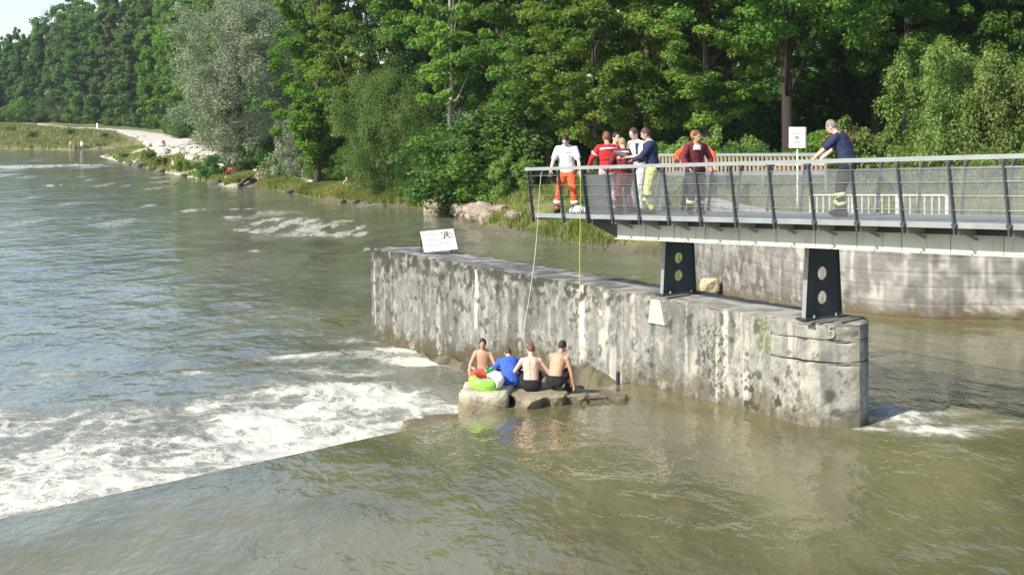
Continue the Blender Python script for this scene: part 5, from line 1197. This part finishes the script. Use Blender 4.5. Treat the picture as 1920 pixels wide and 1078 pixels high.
class Kind:
    def __init__(s, H, z0, R, n, per, ls, mat, seed, shape='round', cr=(0.12, 0.22), tr=0.28, flat=0.6, shell=0.5, bark='bark', lean=(0, 0), nl=12, **kw):
        C = crown_centers(n, H * 0.965, z0, R * 0.86, seed, shape, shell); rng = np.random.default_rng(seed + 1)
        Rc = rng.uniform(cr[0], cr[1], n) * R
        s.crown = leaf_mesh('crown', C, Rc, per, ls, L_[mat], seed + 2, flat, **kw)
        s.trunk = limbs_mesh('trunk', tr, H * 0.86, C, seed + 3, M[bark], lean, nl=nl); s.H = H; s.R = R
TN = dict(tree='tree', shrub='shrub')
def plant(kind, px, D, H, label, name='broadleaf_tree', cat='tree', group=None, wide=1.0, x=None, crown_mat=None, z=None, stem='trunk', fol='crown'):
    X = (px - 960) / F * D if x is None else x; zz = gz(X, D) if z is None else z
    s = H / kind.H; r = empty(name, (X, D, zz), random.uniform(0, 6.28)); r.scale = (s * wide, s * wide, s)
    tag(r, label, cat, group)
    c = link(bpy.data.objects.new(fol, kind.crown), r); t = link(bpy.data.objects.new(stem, kind.trunk), r)
    if crown_mat:
        c.material_slots[0].link = 'OBJECT'; c.material_slots[0].material = L_[crown_mat]
    return r
KA = Kind(22, 3.0, 6.2, 260, 250, 0.22, 'maple', 301, tr=0.32, cr=(0.07, 0.15))
KB = Kind(22, 2.5, 6.0, 270, 240, 0.21, 'yellow', 311, tr=0.30, flat=0.5, cr=(0.07, 0.15))
KC = Kind(22, 4.0, 6.0, 230, 210, 0.25, 'dark', 321, tr=0.34, cr=(0.08, 0.16))
KD = Kind(24, 1.0, 4.2, 230, 210, 0.24, 'bright', 331, 'column', tr=0.26, cr=(0.08, 0.18))
KH = Kind(22, 6.8, 7.4, 270, 240, 0.22, 'maple', 341, tr=0.36, lean=(-1.4, 0.2), cr=(0.06, 0.13), bark='bark_dark')       # high crown on a bare trunk
KW = Kind(17, 1.2, 6.0, 260, 260, 0.24, 'silver', 351, tr=0.45, aspect=0.30, flat=0.95, up=0.25, cr=(0.09, 0.20), shell=0.55)
KF = Kind(26, 0.5, 7.0, 190, 150, 0.55, 'far', 361, tr=0.35, nl=6, cr=(0.09, 0.19))
KG = Kind(26, 0.5, 6.0, 190, 150, 0.52, 'far', 371, 'cone', tr=0.35, nl=6, cr=(0.09, 0.19))
KF2 = Kind(26, 0.5, 6.4, 170, 150, 0.50, 'far', 431, tr=0.35, nl=6, cr=(0.07, 0.24), shell=0.35, flat=0.8)
KG2 = Kind(26, 1.0, 5.2, 170, 150, 0.46, 'far', 441, 'column', tr=0.35, nl=6, cr=(0.08, 0.22), flat=0.9)
def spire_centers(H, R, n, seed, peaks):
    rng = np.random.default_rng(seed); out = []
    for k in range(peaks):
        a = rng.uniform(0, 6.28); q = R * 0.62 * math.sqrt(rng.random()); px_, py_ = math.cos(a) * q, math.sin(a) * q; h = H * rng.uniform(0.72, 0.97) * (1 - 0.25 * q / R)
        for i in range(n // peaks):
            z = h * rng.random() ** 0.85; w = R * 0.50 * (1 - (z / h)) ** 0.75 + 0.12; a2 = rng.uniform(0, 6.28); r_ = w * math.sqrt(rng.random())
            out.append((px_ + math.cos(a2) * r_, py_ + math.sin(a2) * r_, z))
    return np.array(out)
class Spire:
    def __init__(s, H, R, n, per, ls, mat, seed, peaks, cr, **kw):
        C = spire_centers(H, R, n, seed, peaks); rng = np.random.default_rng(seed + 1); Rc = rng.uniform(cr[0], cr[1], len(C)) * (1.15 - 0.6 * C[:, 2] / H)
        s.crown = leaf_mesh('crown', C, Rc, per, ls, L_[mat], seed + 2, **kw); s.trunk = limbs_mesh('trunk', 0.07, H * 0.8, C, seed + 3, M['bark'], nl=26); s.H = H; s.R = R
KS = Spire(6.5, 3.1, 420, 130, 0.14, 'shrub', 381, 16, (0.28, 0.52), flat=1.3, upright=0.8, aspect=0.5)
KV = Kind(9, -0.6, 4.2, 230, 260, 0.24, 'willowshrub', 391, tr=0.10, nl=18, flat=1.2, upright=1.0, aspect=0.22, cr=(0.10, 0.22))
KU = Kind(4, -0.4, 2.6, 120, 190, 0.16, 'maple', 401, tr=0.06, nl=10, flat=0.7, cr=(0.13, 0.28))
KU2 = Spire(4, 2.4, 200, 130, 0.15, 'shrub', 411, 9, (0.26, 0.5), flat=1.0, upright=0.4, aspect=0.6)

# the named trees, from left to right
plant(KW, 446, 146, 20.0, 'big silver grey willow leaning over the gravel bank', 'willow_tree', wide=1.12)
plant(KW, 545, 152, 11, 'smaller silver willow right behind the big willow', 'willow_tree', wide=0.8)
plant(KD, 596, 124, 27, 'tall narrow bright green tree right of the silver willow', wide=1.05)
plant(KB, 690, 121, 25, 'tall yellow green maple behind the willow shrub')
plant(KB, 655, 128, 22, 'yellow green maple between the narrow tree and the pale trunk', wide=0.9)
t_ = plant(KC, 800, 117, 24, 'dark shaded tree left of the pale birch trunk')
KBI = Kind(22, 6.5, 3.2, 70, 170, 0.30, 'yellow', 421, tr=0.26, bark='bark_pale', nl=10)
plant(KBI, 845, 100, 21, 'slender birch with a pale bare trunk among dark maples', 'birch_tree')
plant(KA, 935, 104, 22, 'broad green maple behind the pale boulders')
plant(KA, 1030, 94, 21, 'green maple above the person in the white shirt', wide=1.05)
plant(KB, 1115, 86, 20, 'yellow tinged maple overhanging the red jacket')
plant(KA, 1215, 84, 22, 'broad green maple above the navy jacket', wide=1.1)
plant(KB, 1325, 82, 21, 'light green maple above the orange helmet')
plant(KH, 1478, 78, 23, 'high crowned maple with a dark leaning trunk left of the box sign', wide=1.0)
plant(KC, 1640, 94, 22, 'dark trunked tree in the shade behind the navy shirt')
plant(KC, 1585, 96, 22, 'dark shaded tree behind the box sign')
plant(KC, 1745, 88, 23, 'dark tree right behind the tall pale shrub')
plant(KA, 1880, 84, 22, 'green maple behind the right end of the pale shrub')
plant(KC, 1990, 80, 22, 'dark tree at the right edge of the wood')
plant(KA, 1700, 84, 24, 'tree with sunlit leaves above the pale shrub', wide=0.9)
# shrubs
plant(KV, 735, 112.5, 9.9, 'large pale green willow shrub hanging over the water edge', 'willow_shrub', 'shrub', wide=1.05, fol='foliage', stem='stems')
plant(KV, 805, 107.5, 5.6, 'dark green reedy shrub at the water right of the big willow shrub', 'willow_shrub', 'shrub', crown_mat='dark', fol='foliage', stem='stems')
plant(KS, 1775, 62, 7.7, 'tall pale green shrub with upright shoots behind the railing', 'tall_shrub', 'shrub', fol='foliage', stem='stems')
plant(KS, 1882, 61, 7.0, 'tall pale green shrub at the right edge of the picture', 'tall_shrub', 'shrub', fol='foliage', stem='stems')
plant(KS, 1720, 64, 3.8, 'lower pale shrub in front of the dark gap in the wood', 'tall_shrub', 'shrub', fol='foliage', stem='stems', wide=1.1)
plant(KS, 560, 139, 7.8, 'silvery shrub between the willow and the narrow green tree', 'silver_shrub', 'shrub', crown_mat='silver', fol='foliage', stem='stems')
sh_ = [(905, 97, 6.0, 'KU', 'light green maple shrub above the pale boulders'), (960, 93, 3.4, 'KU2', 'low shrub on the slope left of the platform'), (880, 101, 3.5, 'KC', 'dark low shrub among the pale boulders'),
       (1110, 82, 2.6, 'KU2', 'low shrub behind the red jacket'), (1175, 78, 3.2, 'KU', 'green shrub behind the navy vest'), (1260, 76, 3.4, 'KU', 'green shrub behind the orange jacket'), (1345, 74, 4.5, 'KU2', 'bright green shrub right of the orange helmet'),
       (1400, 72, 3.4, 'KU', 'dark green shrub left of the leaning trunk'), (1440, 68, 2.6, 'KU2', 'low bright shrub left of the box sign'), (1550, 66, 3.4, 'KU', 'green shrub between the box sign and the navy shirt'), (1600, 64, 3.9, 'KU2', 'bushy green shrub right behind the navy shirt'),
       (1650, 66, 2.6, 'KU', 'low dark shrub before the gap in the wood'), (1840, 58, 2.2, 'KU2', 'low bright bush at the foot of the tall pale shrub'), (1700, 60, 2.0, 'KU2', 'low leafy bush left of the tall pale shrub'), (1930, 57, 2.4, 'KU2', 'low bright bush at the right picture edge'),
       (1140, 69, 1.5, 'KU2', 'small round bush on the bank under the platform'), (1200, 68, 1.1, 'KU2', 'small green bush at the waterline beside the bridge leg'), (1050, 76, 1.3, 'KU2', 'small bush in the grass below the platform edge'),
       (500, 147, 3.4, 'KU', 'dark shrub at the sunbather behind the log'), (620, 127, 3.6, 'KU', 'green shrub at the foot of the narrow tree'), (665, 123, 3.2, 'KU', 'green shrub left of the willow shrub'), (540, 141, 3.0, 'KU', 'grey green shrub below the silvery one'),
       (405, 152, 2.6, 'KU', 'dark green shrub hanging under the willow crown'), (500, 145, 4.0, 'KU', 'dark green shrub in the shade of the willow')]
for px, D, H, k, lab in sh_:
    kind = dict(KU=KU, KU2=KU2, KC=KU)[k]; dk = 'dark' if 'dark' in lab else None
    plant(kind, px, D, H, lab, 'shrub', 'shrub', crown_mat=dk, fol='foliage', stem='stems', wide=1.15)
# second and third rows of the near wood
rr = random.Random(5)
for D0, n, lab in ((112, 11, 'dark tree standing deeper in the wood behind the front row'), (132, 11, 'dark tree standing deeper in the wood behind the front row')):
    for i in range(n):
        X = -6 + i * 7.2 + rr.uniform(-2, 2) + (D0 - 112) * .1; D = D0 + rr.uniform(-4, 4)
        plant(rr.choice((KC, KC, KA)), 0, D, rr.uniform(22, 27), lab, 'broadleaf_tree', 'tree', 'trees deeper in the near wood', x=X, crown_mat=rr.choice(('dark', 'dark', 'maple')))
for i in range(17):
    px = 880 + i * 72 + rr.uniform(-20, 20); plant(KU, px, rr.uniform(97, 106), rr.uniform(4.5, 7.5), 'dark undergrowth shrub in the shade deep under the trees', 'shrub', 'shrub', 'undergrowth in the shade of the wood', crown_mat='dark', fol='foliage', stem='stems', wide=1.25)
# the wood running away along the far bank
def base_D(px, dy=0.0):
    h = ground_hit(px, np.interp(px, [-200, 0, 100, 200, 300, 340, 420, 560], [226, 227, 229, 233, 243, 253, 272, 302]) + dy); return h.y
ORD = 'first second third fourth fifth sixth seventh eighth ninth tenth eleventh twelfth thirteenth fourteenth fifteenth sixteenth seventeenth eighteenth nineteenth twentieth'.split()
TINT = {None: 'green', 'dark': 'dark green', 'maple': 'fresh green', 'bright': 'bright green'}
for row, off in enumerate((0, 28)):
    n = 26 if row == 0 else 22; cnt = 0
    for i in range(n):
        px = (-60 if row == 0 else -90) + ((640 if row == 0 else 665) / (n - 1)) * i + rr.uniform(-7, 7); base = base_D(px) + off + rr.uniform(-5, 8)
        top = np.interp(px, [-190, 0, 60, 120, 160, 240, 400], [75, 56, 30, 8, -18, -40, -60]) - (0 if row else -14) + rr.uniform(-12, 14)
        X_ = (px - 960) / F * base; H = (HC + (HY - top) / F * base) - gz(X_, base)
        kd = rr.choice((KF, KF2, KG, KG2)); m_ = rr.choice((None, None, 'dark', 'maple', 'bright'))
        lab = 'tall tree further back in the wood along the far bank'
        if row == 0:
            if px < -30: lab = 'tree of the far wood cut off by the left picture edge'
            elif cnt < 20: lab = '%s %s tree, %s from the left edge in the front of the far wood' % ('broad' if kd in (KF, KF2) else 'narrow' if kd is KG2 else 'tapering', TINT[m_], ORD[cnt]); cnt += 1
            else: lab = 'tree of the far wood mostly hidden behind the silver willow'
        plant(kd, px, base, H, lab, 'broadleaf_tree', 'tree', 'wood along the far bank' if row == 0 else 'wood behind the far bank', crown_mat=m_, wide=rr.uniform(.7, 1.1))
for px, py, h_, lab in ((232, 300, 1.4, 'small rounded willow bush at the tip of the gravel bank'), (275, 305, 2.2, 'rounded yellow green bush on the gravel bank beside the stones'), (300, 316, 1.8, 'low bush at the waterline left of the standing bather'), (345, 322, 1.8, 'low bush at the waterline right of the standing bather'),
                        (380, 334, 1.5, 'small bush on the bank below the willow crown'), (60, 262, 2.5, 'rounded bush in the dry grass of the overgrown far bank'), (130, 256, 2.2, 'grey green bush in the middle of the overgrown far bank'), (20, 250, 2.4, 'bush at the back of the overgrown far bank'), (195, 262, 1.8, 'bush near the right tip of the overgrown far bank')):
    h = ground_hit(px, py); plant(KU2, px, h.y, h_, lab, 'shrub', 'shrub', fol='foliage', stem='stems', wide=1.3)
for i in range(18):
    px = 350 - 27 * i + rr.uniform(-8, 8); D = base_D(px, rr.uniform(-1, 2)); plant(KU, px, D, rr.uniform(4, 8), 'low bushy growth along the edge of the far wood', 'shrub', 'shrub', 'shrubs edging the far wood', crown_mat=rr.choice((None, 'far', 'dark')), fol='foliage', stem='stems', wide=1.3)


# ------------------------------------------------------------------ thin summer haze
mb = MB(); mb.box((0, 1200, 31), (7200, 4900, 70)); mz = bpy.data.materials.new('haze_air'); mz.use_nodes = True
t = mz.node_tree; t.nodes.clear(); o_ = t.nodes.new('ShaderNodeOutputMaterial'); v_ = t.nodes.new('ShaderNodeVolumePrincipled')
v_.inputs['Color'].default_value = (0.80, 0.88, 0.95, 1); v_.inputs['Density'].default_value = 0.00013; v_.inputs['Anisotropy'].default_value = 0.2
t.links.new(v_.outputs[0], o_.inputs['Volume'])
hz = mb.build('haze', mz); hz['kind'] = 'stuff'; hz['label'] = 'thin pale summer haze in the air over the river'
